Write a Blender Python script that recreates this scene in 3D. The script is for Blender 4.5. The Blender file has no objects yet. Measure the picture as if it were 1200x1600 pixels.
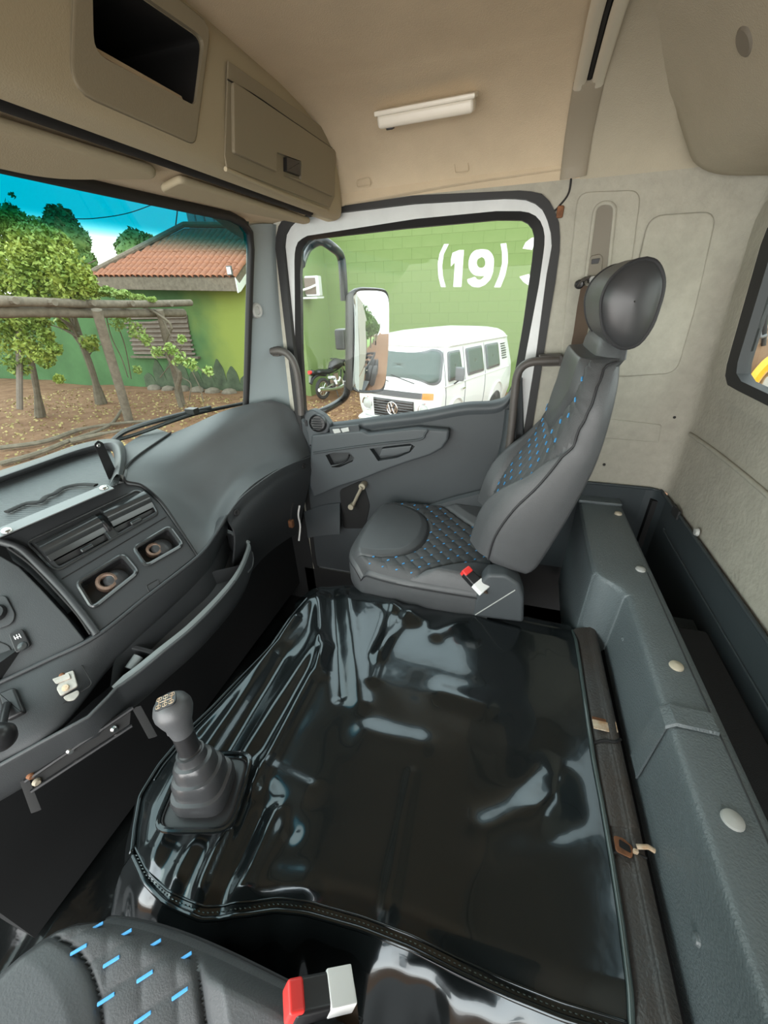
import bpy, bmesh, math, random
from mathutils import Vector as V, Matrix, noise
R = math.radians
scene = bpy.context.scene
COL = scene.collection

# ------------------------------------------------------------------ camera, sky, light, exposure
cam_data = bpy.data.cameras.new('camera')
cam = bpy.data.objects.new('camera', cam_data)
COL.objects.link(cam)
cam_data.sensor_fit = 'VERTICAL'
cam_data.sensor_height = 36.0
cam_data.lens = 610 / 1600 * 36.0
cam_data.clip_start = 0.01
cam_data.clip_end = 500
cam.matrix_world = Matrix(((0.95696096, -0.11599983, 0.26602587, 0.0), (0.28861734, 0.4764909, -0.83045557, 0.0),
                           (-0.0304262, 0.87149324, 0.48946275, 1.45), (0, 0, 0, 1)))
scene.camera = cam
scene.view_settings.view_transform = 'Standard'
scene.view_settings.look = 'None'
scene.view_settings.gamma = 1.0
scene.view_settings.use_curve_mapping = False
scene.view_settings.exposure = 0.62
scene.cycles.use_denoising = True
scene.cycles.max_bounces = 10
scene.cycles.diffuse_bounces = 5
scene.cycles.glossy_bounces = 5
scene.cycles.transparent_max_bounces = 16
scene.cycles.sample_clamp_indirect = 6.0

world = bpy.data.worlds.new('overcast_sky')
scene.world = world
world.use_nodes = True
wn, wl = world.node_tree.nodes, world.node_tree.links
wn.clear()
wo = wn.new('ShaderNodeOutputWorld')
wb = wn.new('ShaderNodeBackground')
wb.inputs['Strength'].default_value = 2.6
wt = wn.new('ShaderNodeTexCoord')
ws = wn.new('ShaderNodeSeparateXYZ')
wr = wn.new('ShaderNodeValToRGB')
wr.color_ramp.elements[0].position = 0.0
wr.color_ramp.elements[0].color = (1.0, 1.0, 0.98, 1)
wr.color_ramp.elements[1].position = 0.6
wr.color_ramp.elements[1].color = (0.84, 0.93, 1.0, 1)
wl.new(wt.outputs['Generated'], ws.inputs[0])
wl.new(ws.outputs['Z'], wr.inputs[0])
wl.new(wr.outputs[0], wb.inputs['Color'])
wl.new(wb.outputs[0], wo.inputs['Surface'])

def area_light(name, loc, target, sx, sy, power, color):
    l = bpy.data.lights.new(name, 'AREA')
    l.shape = 'RECTANGLE'
    l.size, l.size_y, l.energy, l.color = sx, sy, power, color
    o = bpy.data.objects.new(name, l)
    o.location = loc
    o.rotation_euler = (V(target) - V(loc)).to_track_quat('-Z', 'Y').to_euler()
    COL.objects.link(o)
    return o
# fill lamp added outside the open driver's side to brighten the cab interior
area_light('cab_fill_light', (-0.2, -2.3, 1.75), (-0.1, 1.2, 1.15), 5.0, 3.8, 205, (1.0, 0.98, 0.94))

# ------------------------------------------------------------------ materials (all procedural)
MATS = {}
def mat(name, col, rough=0.5, metal=0.0, bump=0.0, bscale=200.0, var=0.0, vscale=6.0, col2=None, coat=0.0, spec=0.5, detail=3.0, bdist=0.002):
    if name in MATS:
        return MATS[name]
    m = bpy.data.materials.new(name)
    m.use_nodes = True
    n, l = m.node_tree.nodes, m.node_tree.links
    b = n['Principled BSDF']
    b.inputs['Base Color'].default_value = (*col, 1)
    b.inputs['Roughness'].default_value = rough
    b.inputs['Metallic'].default_value = metal
    b.inputs['Specular IOR Level'].default_value = spec
    b.inputs['Coat Weight'].default_value = coat
    tc = None
    if var or bump:
        tc = n.new('ShaderNodeTexCoord')
    if var:
        t = n.new('ShaderNodeTexNoise')
        t.inputs['Scale'].default_value = vscale
        t.inputs['Detail'].default_value = 6
        t.inputs['Roughness'].default_value = 0.65
        l.new(tc.outputs['Object'], t.inputs['Vector'])
        mr = n.new('ShaderNodeMapRange')
        mr.inputs['From Min'].default_value = 0.3
        mr.inputs['From Max'].default_value = 0.7
        l.new(t.outputs['Fac'], mr.inputs['Value'])
        mx = n.new('ShaderNodeMix')
        mx.data_type = 'RGBA'
        c2 = col2 if col2 else tuple(c * (1 - var) for c in col)
        mx.inputs['A'].default_value = (*col, 1)
        mx.inputs['B'].default_value = (*c2, 1)
        l.new(mr.outputs[0], mx.inputs['Factor'])
        l.new(mx.outputs['Result'], b.inputs['Base Color'])
    if bump:
        t = n.new('ShaderNodeTexNoise')
        t.inputs['Scale'].default_value = bscale
        t.inputs['Detail'].default_value = detail
        l.new(tc.outputs['Object'], t.inputs['Vector'])
        bp = n.new('ShaderNodeBump')
        bp.inputs['Strength'].default_value = bump
        bp.inputs['Distance'].default_value = bdist
        l.new(t.outputs['Fac'], bp.inputs['Height'])
        l.new(bp.outputs[0], b.inputs['Normal'])
    MATS[name] = m
    return m

def glass(name, tint, band=None, ior=1.45):
    # clear or tinted pane: tinted see-through with a fresnel reflection; band = (z_low, z_high, colour) shade band in the glass itself
    m = bpy.data.materials.new(name)
    m.use_nodes = True
    n, l = m.node_tree.nodes, m.node_tree.links
    n.clear()
    out = n.new('ShaderNodeOutputMaterial')
    tr = n.new('ShaderNodeBsdfTransparent')
    tr.inputs['Color'].default_value = (*tint, 1)
    gl = n.new('ShaderNodeBsdfGlossy')
    gl.inputs['Roughness'].default_value = 0.0
    fr = n.new('ShaderNodeFresnel')
    fr.inputs['IOR'].default_value = ior
    mx = n.new('ShaderNodeMixShader')
    ge = n.new('ShaderNodeNewGeometry')
    inv = n.new('ShaderNodeMath'); inv.operation = 'SUBTRACT'; inv.inputs[0].default_value = 1.0
    mul = n.new('ShaderNodeMath'); mul.operation = 'MULTIPLY'
    l.new(ge.outputs['Backfacing'], inv.inputs[1])
    l.new(inv.outputs[0], mul.inputs[0])
    l.new(fr.outputs[0], mul.inputs[1])
    l.new(mul.outputs[0], mx.inputs[0])
    l.new(tr.outputs[0], mx.inputs[1])
    l.new(gl.outputs[0], mx.inputs[2])
    l.new(mx.outputs[0], out.inputs['Surface'])
    if band:
        tc = n.new('ShaderNodeTexCoord')
        sp = n.new('ShaderNodeSeparateXYZ')
        l.new(tc.outputs['Object'], sp.inputs[0])
        mr = n.new('ShaderNodeMapRange')
        mr.interpolation_type = 'SMOOTHSTEP'
        mr.inputs['From Min'].default_value = band[0]
        mr.inputs['From Max'].default_value = band[1]
        l.new(sp.outputs['Z'], mr.inputs['Value'])
        mc = n.new('ShaderNodeMix')
        mc.data_type = 'RGBA'
        mc.inputs['A'].default_value = (*tint, 1)
        mc.inputs['B'].default_value = (*band[2], 1)
        l.new(mr.outputs[0], mc.inputs['Factor'])
        l.new(mc.outputs['Result'], tr.inputs['Color'])
    return m

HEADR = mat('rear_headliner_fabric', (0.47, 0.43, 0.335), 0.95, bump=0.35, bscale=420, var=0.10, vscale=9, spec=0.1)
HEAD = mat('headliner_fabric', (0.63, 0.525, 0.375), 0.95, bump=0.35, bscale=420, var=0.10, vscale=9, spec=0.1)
HEAD2 = mat('pillar_moulding', (0.43, 0.415, 0.35), 0.75, bump=0.9, bscale=95, var=0.16, vscale=30, spec=0.2, detail=5)
CONS = mat('console_plastic', (0.41, 0.355, 0.245), 0.75, bump=0.2, bscale=500, spec=0.25)
CONSD = mat('console_flap_plastic', (0.27, 0.235, 0.165), 0.6, bump=0.15, bscale=500, spec=0.3)
DASH = mat('dash_plastic', (0.072, 0.077, 0.079), 0.5, bump=0.25, bscale=700, var=0.12, vscale=5, spec=0.45)
DASHD = mat('dark_dash_plastic', (0.035, 0.038, 0.04), 0.5, bump=0.2, bscale=700, spec=0.4)
CONSOLE = mat('centre_console_plastic', (0.032, 0.034, 0.036), 0.48, bump=0.15, bscale=800, spec=0.45)
GLOSSP = mat('vent_plastic', (0.03, 0.033, 0.034), 0.17, spec=0.7)
DOORP = mat('door_plastic', (0.046, 0.053, 0.057), 0.52, bump=0.25, bscale=600, var=0.1, vscale=6, spec=0.4)
DOORP2 = mat('door_armrest_plastic', (0.06, 0.068, 0.073), 0.48, bump=0.2, bscale=600, spec=0.4)
LEATHER = mat('black_leather', (0.072, 0.075, 0.078), 0.44, bump=0.25, bscale=330, var=0.1, vscale=20, spec=0.45)
LEATHERQ = mat('quilted_leather', (0.066, 0.068, 0.07), 0.55, bump=0.35, bscale=420, spec=0.35)
BLUE = mat('blue_thread', (0.07, 0.34, 0.70), 0.6)
THREAD = mat('grey_thread', (0.018, 0.018, 0.02), 0.6)
VINYL = mat('black_gloss_vinyl', (0.0065, 0.0078, 0.008), 0.17, bump=0.10, bscale=30, coat=0.45, spec=0.5, bdist=0.004, detail=2)
for _k, _c in (('Specular Tint', (0.80, 0.93, 1.0, 1)), ('Coat Tint', (0.9, 0.97, 1.0, 1))):
    VINYL.node_tree.nodes['Principled BSDF'].inputs[_k].default_value = _c
VINYLF = mat('black_floor_vinyl', (0.006, 0.007, 0.007), 0.16, bump=0.3, bscale=26, spec=0.4, bdist=0.004)
PIPING = mat('clear_welt', (0.05, 0.07, 0.068), 0.14, spec=0.8)
LEDGE = mat('ledge_plastic', (0.125, 0.15, 0.158), 0.36, bump=0.55, bscale=260, spec=0.5, var=0.12, vscale=5, detail=2, bdist=0.003)
TRIMD = mat('lower_trim_plastic', (0.042, 0.053, 0.058), 0.5, bump=0.2, bscale=400, spec=0.35)
PAD = mat('old_tunnel_trim', (0.05, 0.053, 0.053), 0.42, bump=0.7, bscale=230, spec=0.4, var=0.6, vscale=5, col2=(0.045, 0.035, 0.028), detail=2)
CARPET = mat('tray_mat', (0.04, 0.043, 0.045), 0.9, bump=0.5, bscale=500, spec=0.1)
FLOORM = mat('cab_floor_dark', (0.008, 0.0085, 0.009), 0.6)
WHITEM = mat('white_door_paint', (0.63, 0.65, 0.64), 0.3, var=0.12, vscale=12, spec=0.5)
BLUEG = mat('pillar_trim_paint', (0.27, 0.315, 0.325), 0.45, spec=0.4, bump=0.1, bscale=500)
RUBBER = mat('black_rubber', (0.014, 0.014, 0.014), 0.55, spec=0.4)
RUBBERG = mat('grey_gasket_rubber', (0.03, 0.031, 0.032), 0.65, spec=0.3)
HANDLE = mat('handle_plastic', (0.085, 0.075, 0.067), 0.5, bump=0.2, bscale=500, var=0.3, vscale=14)
BELT = mat('belt_webbing', (0.095, 0.068, 0.05), 0.85, bump=0.5, bscale=900, spec=0.15)
BELTP = mat('belt_slot_plastic', (0.20, 0.18, 0.145), 0.55, spec=0.3)
STEEL = mat('bright_steel', (0.62, 0.62, 0.6), 0.28, 1.0)
RUST = mat('rusty_steel', (0.30, 0.13, 0.06), 0.75, 0.3, bump=0.6, bscale=160, var=0.6, vscale=40)
RUSTL = mat('rusty_ring', (0.25, 0.165, 0.12), 0.6, 0.25, bump=0.4, bscale=200, var=0.5, vscale=60)
CREAM = mat('cream_latch_metal', (0.66, 0.60, 0.47), 0.45, 0.1, var=0.45, vscale=50, col2=(0.45, 0.26, 0.13))
ALU = mat('rail_aluminium', (0.60, 0.57, 0.48), 0.4, 0.35)
TAUPE = mat('rail_end_plastic', (0.30, 0.265, 0.20), 0.6, bump=0.15, bscale=500)
LAMPW = mat('lamp_lens', (0.78, 0.74, 0.64), 0.3, spec=0.5)
CAPG = mat('grey_cap_plastic', (0.42, 0.43, 0.41), 0.4, spec=0.5)
CAPY = mat('yellowed_cap_plastic', (0.52, 0.47, 0.36), 0.4, spec=0.5)
BLACK = mat('black_plastic', (0.016, 0.016, 0.017), 0.35, spec=0.5)
BLACKM = mat('black_matt', (0.006, 0.006, 0.006), 0.8)
RED = mat('red_button', (0.80, 0.045, 0.04), 0.35)
WHITEP = mat('white_print', (0.82, 0.82, 0.80), 0.5)
STRIPM = mat('dull_strip_metal', (0.24, 0.25, 0.25), 0.45, 0.3, spec=0.4)
CHEEK = mat('smooth_black_leather', (0.030, 0.031, 0.033), 0.34, spec=0.5)
KNOB = mat('grey_knob_plastic', (0.07, 0.072, 0.075), 0.42, bump=0.15, bscale=500)
BOOT = mat('rubber_bellows', (0.045, 0.046, 0.048), 0.28, spec=0.55, bump=0.1, bscale=300)
SILVER = mat('silver_lip', (0.20, 0.225, 0.225), 0.42, spec=0.5)
CATCH = mat('worn_catch_metal', (0.50, 0.46, 0.41), 0.4, 0.6, var=0.4, vscale=60)
MIRROR = mat('mirror_silver', (0.93, 0.94, 0.94), 0.0, 1.0)

# ------------------------------------------------------------------ helpers
def new():
    return bmesh.new()

def obj(name, bm, m, parent=None, smooth=38, recalc=True):
    if recalc:
        bmesh.ops.recalc_face_normals(bm, faces=bm.faces)
    lim = R(smooth)
    for f in bm.faces:
        f.smooth = True
    for e in bm.edges:
        if len(e.link_faces) == 2:
            try:
                if e.calc_face_angle() > lim:
                    e.smooth = False
            except ValueError:
                pass
    nf = len(bm.faces)
    me = bpy.data.meshes.new(name)
    bm.to_mesh(me)
    bm.free()
    for mm in (m if isinstance(m, (list, tuple)) else [m]):
        me.materials.append(mm)
    o = bpy.data.objects.new(name, me)
    COL.objects.link(o)
    if nf < 1500 and smooth < 100:
        w = o.modifiers.new('normals', 'WEIGHTED_NORMAL')
        w.keep_sharp = True
    if parent is not None:
        o.parent = parent
        if parent.type == 'EMPTY':
            o.location = -parent.location
    return o

def tag(o, label=None, cat=None, group=None, kind=None):
    if label: o['label'] = label
    if cat: o['category'] = cat
    if group: o['group'] = group
    if kind: o['kind'] = kind
    return o

def thing(name, loc, label, cat, group=None):
    o = bpy.data.objects.new(name, None)
    o.empty_display_size = 0.05
    COL.objects.link(o)
    o.location = loc
    return tag(o, label, cat, group)

def struct(name, bm, m, parent=None, **k):
    o = obj(name, bm, m, parent, **k)
    if parent is None:
        o['kind'] = 'structure'
    return o

def cr(pts, n):
    # Catmull-Rom resampling of a polyline to n points
    p = [V(q) for q in pts]
    if len(p) == 2:
        return [p[0].lerp(p[1], i / (n - 1)) for i in range(n)]
    out = []
    for i in range(n):
        t = i / (n - 1) * (len(p) - 1)
        k = min(int(t), len(p) - 2)
        u = t - k
        a = p[k - 1] if k > 0 else p[0] * 2 - p[1]
        b, c = p[k], p[k + 1]
        d = p[k + 2] if k + 2 < len(p) else p[-1] * 2 - p[-2]
        out.append(0.5 * ((2 * b) + (c - a) * u + (2 * a - 5 * b + 4 * c - d) * u * u + (3 * b - a - 3 * c + d) * u ** 3))
    return out

def lin(pts, n):
    p = [V(q) for q in pts]
    L = [0]
    for a, b in zip(p, p[1:]):
        L.append(L[-1] + (b - a).length)
    out = []
    k = 0
    for i in range(n):
        s = L[-1] * i / (n - 1)
        while k < len(p) - 2 and L[k + 1] < s:
            k += 1
        d = L[k + 1] - L[k]
        out.append(p[k].lerp(p[k + 1], (s - L[k]) / d if d else 0))
    return out

def grid(bm, rows, closed=False, flip=False):
    vs = [[bm.verts.new(p) for p in r] for r in rows]
    for a, b in zip(vs, vs[1:]):
        m = len(a)
        for j in range(m if closed else m - 1):
            q = [a[j], a[(j + 1) % m], b[(j + 1) % m], b[j]]
            try:
                bm.faces.new(q[::-1] if flip else q)
            except ValueError:
                pass
    return vs

def surf(bm, rows, nu, nv):
    rr = [cr(r, nv) for r in rows]
    cols = [cr([r[j] for r in rr], nu) for j in range(nv)]
    return grid(bm, [[cols[j][i] for j in range(nv)] for i in range(nu)])

def thick(bm, t):
    # give an open sheet a thickness t along its averaged normals
    bmesh.ops.recalc_face_normals(bm, faces=bm.faces)
    bmesh.ops.solidify(bm, geom=bm.faces[:], thickness=t)

def slab(bm, t, d):
    # thicken an open sheet towards the side d looks to
    bmesh.ops.recalc_face_normals(bm, faces=bm.faces)
    bm.normal_update()
    d = V(d)
    s = 1 if sum(f.normal.dot(d) * f.calc_area() for f in bm.faces) > 0 else -1
    faces, verts = bm.faces[:], bm.verts[:]
    edges = [e for e in bm.edges if len(e.link_faces) == 1]
    dup = {v: bm.verts.new(v.co + v.normal * (s * t)) for v in verts}
    for f in faces:
        bm.faces.new([dup[v] for v in reversed(f.verts)])
    for e in edges:
        a, b = e.verts
        bm.faces.new((a, b, dup[b], dup[a]))

def frame_at(d):
    d = V(d).normalized()
    a = V((0, 0, 1)) if abs(d.z) < 0.9 else V((1, 0, 0))
    u = d.cross(a).normalized()
    return u, d.cross(u).normalized()

def tube(bm, pts, r, seg=10, n=None, caps=True, flat=1.0, up=None):
    p = cr(pts, n) if n else [V(q) for q in pts]
    rows = []
    u = None
    for i, q in enumerate(p):
        d = (p[min(i + 1, len(p) - 1)] - p[max(i - 1, 0)]).normalized()
        if u is None:
            if up is not None:
                u = (V(up) - d * V(up).dot(d)).normalized()
            else:
                u = frame_at(d)[0]
        else:
            u = (u - d * u.dot(d)).normalized()
        w = d.cross(u)
        rad = r[min(i, len(r) - 1)] if isinstance(r, (list, tuple)) else r
        rows.append([q + u * (rad * math.cos(2 * math.pi * k / seg)) + w * (rad * flat * math.sin(2 * math.pi * k / seg)) for k in range(seg)])
    vs = grid(bm, rows, closed=True)
    if caps:
        bm.faces.new(vs[0][::-1])
        bm.faces.new(vs[-1])
    return vs

def loop_tube(bm, pts, r, seg=8):
    p = [V(q) for q in pts]
    n = len(p)
    rows = []
    u = None
    for i, q in enumerate(p):
        d = (p[(i + 1) % n] - p[i - 1]).normalized()
        u = frame_at(d)[0] if u is None else (u - d * u.dot(d)).normalized()
        w = d.cross(u)
        rows.append([q + u * (r * math.cos(2 * math.pi * k / seg)) + w * (r * math.sin(2 * math.pi * k / seg)) for k in range(seg)])
    rows.append(rows[0])
    grid(bm, rows, closed=True)

def prism(bm, poly, vec, bevel=0.0, seg=2):
    b2 = bmesh.new()
    vec = V(vec)
    a = [b2.verts.new(V(p)) for p in poly]
    b = [b2.verts.new(V(p) + vec) for p in poly]
    n = len(a)
    b2.faces.new(a[::-1])
    b2.faces.new(b)
    for i in range(n):
        b2.faces.new((a[i], a[(i + 1) % n], b[(i + 1) % n], b[i]))
    bmesh.ops.recalc_face_normals(b2, faces=b2.faces)
    if bevel:
        es = [e for e in b2.edges if len(e.link_faces) == 2 and e.calc_face_angle() > 0.6]
        bmesh.ops.bevel(b2, geom=es, offset=bevel, segments=seg, affect='EDGES', profile=0.5)
    merge(bm, b2)

def merge(bm, b2):
    me = bpy.data.meshes.new('tmp')
    b2.to_mesh(me)
    b2.free()
    bm.from_mesh(me)
    bpy.data.meshes.remove(me)

def box(bm, c, s, rot=None, bevel=0.0, seg=2):
    b2 = bmesh.new()
    bmesh.ops.create_cube(b2, size=1.0)
    for v in b2.verts:
        v.co = V((v.co.x * s[0], v.co.y * s[1], v.co.z * s[2]))
    if bevel:
        bmesh.ops.bevel(b2, geom=b2.edges[:], offset=bevel, segments=seg, affect='EDGES', profile=0.5)
    M = (rot.to_4x4() if rot else Matrix.Identity(4))
    M = Matrix.Translation(V(c)) @ M
    b2.transform(M)
    merge(bm, b2)

def axes(x, z):
    # rotation whose local X is x and local Z close to z
    x = V(x).normalized()
    z = (V(z) - x * V(z).dot(x)).normalized()
    y = z.cross(x)
    return Matrix((x, y, z)).transposed()

def rpoly(pts, r, n=5):
    # polygon with rounded corners (3D, planar)
    p = [V(q) for q in pts]
    out = []
    m = len(p)
    for i in range(m):
        rr = r[i] if isinstance(r, (list, tuple)) else r
        a, b, c = p[i - 1], p[i], p[(i + 1) % m]
        da, dc = (a - b), (c - b)
        k = min(rr, da.length * 0.49, dc.length * 0.49)
        s, e = b + da.normalized() * k, b + dc.normalized() * k
        for j in range(n + 1):
            t = j / n
            out.append((1 - t) ** 2 * s + 2 * t * (1 - t) * b + t * t * e)
    return out

def lathe(bm, prof, o, axis, seg=24, cap=True):
    u, w = frame_at(axis)
    d = V(axis).normalized()
    rows = [[V(o) + d * h + (u * math.cos(2 * math.pi * k / seg) + w * math.sin(2 * math.pi * k / seg)) * r for k in range(seg)] for r, h in prof]
    vs = grid(bm, rows, closed=True)
    if cap:
        for e in (vs[0], vs[-1]):
            try:
                bm.faces.new(e)
            except ValueError:
                pass

def polar_ring(bm, outer, inner, ax, vec, c=None, N=96):
    # plate with a hole: both outlines star shaped about c; ax = two in-plane axes (index) ; vec = thickness
    i, j = ax
    outer, inner = [V(p) for p in outer], [V(p) for p in inner]
    if c is None:
        c = sum(inner, V()) / len(inner)
    def hit(poly, t):
        dx, dy = math.cos(t), math.sin(t)
        best = None
        for a, b in zip(poly, poly[1:] + poly[:1]):
            ax_, ay, bx, by = a[i] - c[i], a[j] - c[j], b[i] - c[i], b[j] - c[j]
            ex, ey = bx - ax_, by - ay
            den = dx * ey - dy * ex
            if abs(den) < 1e-12: continue
            s = (ax_ * ey - ay * ex) / den
            u = (ax_ * dy - ay * dx) / den
            if s > 0 and -1e-6 <= u <= 1 + 1e-6:
                if best is None or s > best[0]:
                    best = (s, a.lerp(b, min(max(u, 0), 1)))
        return best[1]
    ts = [2 * math.pi * k / N for k in range(N)]
    ts += [math.atan2(p[j] - c[j], p[i] - c[i]) % (2 * math.pi) for p in outer] if len(outer) < 12 else []
    ts = sorted(set(round(t, 5) for t in ts))
    O = [hit(outer, t) for t in ts]
    I = [hit(inner, t) for t in ts]
    vec = V(vec)
    grid(bm, [list(r) for r in zip(*[(o, ii, ii + vec, o + vec, o) for o, ii in zip(O, I)])], closed=True)
    bmesh.ops.remove_doubles(bm, verts=bm.verts, dist=1e-5)

def copy_to(o, loc=None, rot=None, parent=None, scale=None):
    c = o.copy()
    COL.objects.link(c)
    if parent is not None: c.parent = parent
    if loc is not None: c.location = loc
    if rot is not None: c.rotation_euler = rot
    if scale is not None: c.scale = scale
    return c

def text_mesh(name, s, size, m, loc, x, up, extrude=0.004, shear=0.0, bold=0.0, parent=None, align='CENTER'):
    cu = bpy.data.curves.new(name, 'FONT')
    cu.body, cu.size, cu.extrude, cu.shear, cu.offset = s, size, extrude, shear, bold
    cu.align_x, cu.align_y = align, 'CENTER'
    cu.resolution_u = 6
    o = bpy.data.objects.new(name, cu)
    COL.objects.link(o)
    bpy.context.view_layer.update()
    me = bpy.data.meshes.new_from_object(o.evaluated_get(bpy.context.evaluated_depsgraph_get()))
    bpy.data.objects.remove(o)
    x = V(x).normalized()
    up = V(up).normalized()
    n = x.cross(up)
    M = Matrix((x, up, n)).transposed().to_4x4()
    me.transform(Matrix.Translation(V(loc)) @ M)
    me.materials.clear()
    me.materials.append(m)
    o = bpy.data.objects.new(name, me)
    COL.objects.link(o)
    if parent is not None:
        o.parent = parent
        if parent.type == 'EMPTY': o.location = -parent.location
    return o

# ------------------------------------------------------------------ cab shell
def cut(o, cutter, m=None):
    # real recess: boolean-subtract a cutter bmesh from the mesh of o
    bmesh.ops.recalc_face_normals(cutter, faces=cutter.faces)
    me = bpy.data.meshes.new('cutter')
    cutter.to_mesh(me)
    cutter.free()
    for mm in o.data.materials:
        me.materials.append(mm)
    if m:
        if m.name not in [q.name for q in o.data.materials]:
            o.data.materials.append(m)
        me.materials.clear()
        for mm in o.data.materials:
            me.materials.append(mm)
        k = [q.name for q in o.data.materials].index(m.name)
        for p in me.polygons:
            p.material_index = k
    c = bpy.data.objects.new('cutter', me)
    COL.objects.link(c)
    c.matrix_world = Matrix.Identity(4)
    par, loc = o.parent, o.location.copy()
    o.parent = None
    o.location = (0, 0, 0)
    md = o.modifiers.new('b', 'BOOLEAN')
    md.operation = 'DIFFERENCE'
    md.object = c
    md.solver = 'EXACT'
    bpy.context.view_layer.update()
    nm = bpy.data.meshes.new_from_object(o.evaluated_get(bpy.context.evaluated_depsgraph_get()))
    o.modifiers.clear()
    old = o.data
    o.data = nm
    nm.name = old.name
    bpy.data.meshes.remove(old)
    bpy.data.objects.remove(c)
    b = bmesh.new()
    b.from_mesh(nm)
    for f in b.faces: f.smooth = True
    for e in b.edges:
        e.smooth = not (len(e.link_faces) == 2 and e.calc_face_angle(0) > 0.6)
    b.to_mesh(nm)
    b.free()
    o.parent, o.location = par, loc
    w = o.modifiers.new('normals', 'WEIGHTED_NORMAL')
    w.keep_sharp = True

YP = [(-0.76, 1.60), (-0.72, 1.76), (-0.6, 1.85), (-0.4, 1.87), (0.4, 1.872), (1.02, 1.868), (1.16, 1.862), (1.26, 1.845), (1.34, 1.812), (1.39, 1.775), (1.42, 1.735), (1.432, 1.69)]
bm = new()
yp = cr([(0, y, z) for y, z in YP], 60)
grid(bm, [[(x, p.y, p.z) for p in yp] for x in (-0.62, -0.57, -0.3, 0.0, 0.105, 0.3, 0.57)])
slab(bm, 0.03, (0, 0, 1))
ceiling = struct('ceiling', bm, HEAD)
bm = new()
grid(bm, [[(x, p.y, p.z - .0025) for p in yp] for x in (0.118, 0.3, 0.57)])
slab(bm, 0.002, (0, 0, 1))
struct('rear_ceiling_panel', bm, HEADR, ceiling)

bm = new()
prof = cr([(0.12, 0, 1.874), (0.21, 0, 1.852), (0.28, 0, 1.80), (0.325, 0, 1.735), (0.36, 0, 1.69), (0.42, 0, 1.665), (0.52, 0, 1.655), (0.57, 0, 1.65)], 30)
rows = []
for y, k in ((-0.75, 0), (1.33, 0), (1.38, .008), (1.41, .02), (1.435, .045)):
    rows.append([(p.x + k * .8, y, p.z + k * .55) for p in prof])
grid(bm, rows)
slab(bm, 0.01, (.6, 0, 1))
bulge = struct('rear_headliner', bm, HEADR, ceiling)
bm = new()
lathe(bm, [(0, 0.004), (.018, .004), (.023, 0.0), (.023, -.01)], (0.297, 1.035, 1.78), (-.8, 0, -.6), 24)
struct('coat_hook_socket', bm, BELTP, ceiling)

# side wall with the passenger door opening
SEAL_O = [(-0.811,1.43,1.602),(-0.796,1.43,1.646),(-0.761,1.43,1.678),(-0.704,1.43,1.686),(-0.627,1.43,1.687),(-0.325,1.43,1.697),(-0.023,1.43,1.684),(0.025,1.43,1.675),(0.057,1.43,1.65),(0.083,1.43,1.608),(0.097,1.43,1.553),(0.099,1.43,1.447),(0.098,1.43,1.361),(0.099,1.43,1.044)]
SEAL_O = SEAL_O + [(0.099, 1.43, 0.2), (-0.85, 1.43, 0.2)]
bm = new()
polar_ring(bm, [(-0.90, 1.43, 0.0), (0.50, 1.43, 0.0), (0.50, 1.43, 1.72), (-0.90, 1.43, 1.72)], SEAL_O, (0, 2), (0, 0.05, 0), c=V((-0.37, 1.43, 1.1)), N=150)
wall_right = struct('wall_right', bm, HEAD2)
# headliner strip over the door, with its two blanking squares
bm = new()
top = [(-0.603,1.428,1.683),(-0.559,1.428,1.689),(-0.505,1.428,1.695),(-0.231,1.428,1.711),(-0.056,1.428,1.717),(0.088,1.428,1.721)]
rows = [[V(p) + V((0, -.002, .03)) for p in top], [V(p) + V((0, -.006, .006)) for p in top], [V(p) + V((0, -.006, .0)) for p in top], [V(p) + V((0, .004, -.006)) for p in top]]
surf(bm, rows, 10, 30)
struct('headliner_edge', bm, HEAD, wall_right)
def plate(name, pts, vec, m, parent, r=0.01, bevel=0.003, **k):
    b = new()
    prism(b, rpoly(pts, r), vec, bevel)
    return obj(name, b, m, parent, **k)
for pts in ([(-0.213,1.41,1.758),(-0.176,1.41,1.76),(-0.173,1.41,1.734),(-0.209,1.41,1.734)], [(-0.5,1.405,1.742),(-0.459,1.405,1.746),(-0.458,1.405,1.726),(-0.499,1.405,1.726)]):
    b = new()
    loop_tube(b, rpoly(pts, .006, 3), 0.0012, 6)
    obj('blanking_square', b, HEAD, ceiling)

# pressed panels and seams of the pillar moulding
def rib(name, pts, r, m, parent, n=40, flat=0.5):
    b = new()
    tube(b, pts, r, 8, n)
    return obj(name, b, m, parent, smooth=80)
bm = new(); prism(bm, rpoly([(0.119,1.424,1.669),(0.272,1.424,1.662),(0.287,1.424,1.525),(0.317,1.424,1.253),(0.15,1.424,1.251)], .03, 5), (0, .008, 0), .004, 3); obj('pressed_panel', bm, HEAD2, wall_right, smooth=80)
bm = new(); prism(bm, rpoly([(0.304,1.423,1.606),(0.456,1.423,1.605),(0.476,1.423,1.389),(0.481,1.423,1.212),(0.307,1.423,1.196)], .035, 5), (0, .008, 0), .005, 3); obj('pressed_panel', bm, HEAD2, wall_right, smooth=80)
bm = new(); prism(bm, rpoly([(0.308,1.425,1.068),(0.485,1.425,1.055),(0.494,1.425,0.996),(0.319,1.425,1.001)], .006, 4), (0, .006, 0), .003, 2); obj('pressed_panel', bm, HEAD2, wall_right, smooth=80)
rib('moulding_seam', [(0.095,1.428,1.722),(0.097,1.428,1.671),(0.078,1.428,1.643),(0.067,1.428,1.632)], .0025, RUBBER, wall_right)
bm = new()
box(bm, (0.082,1.425,1.629), (.018, .006, .028), None, .004)
obj('rust_stain_clip', bm, RUST, wall_right)
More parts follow.
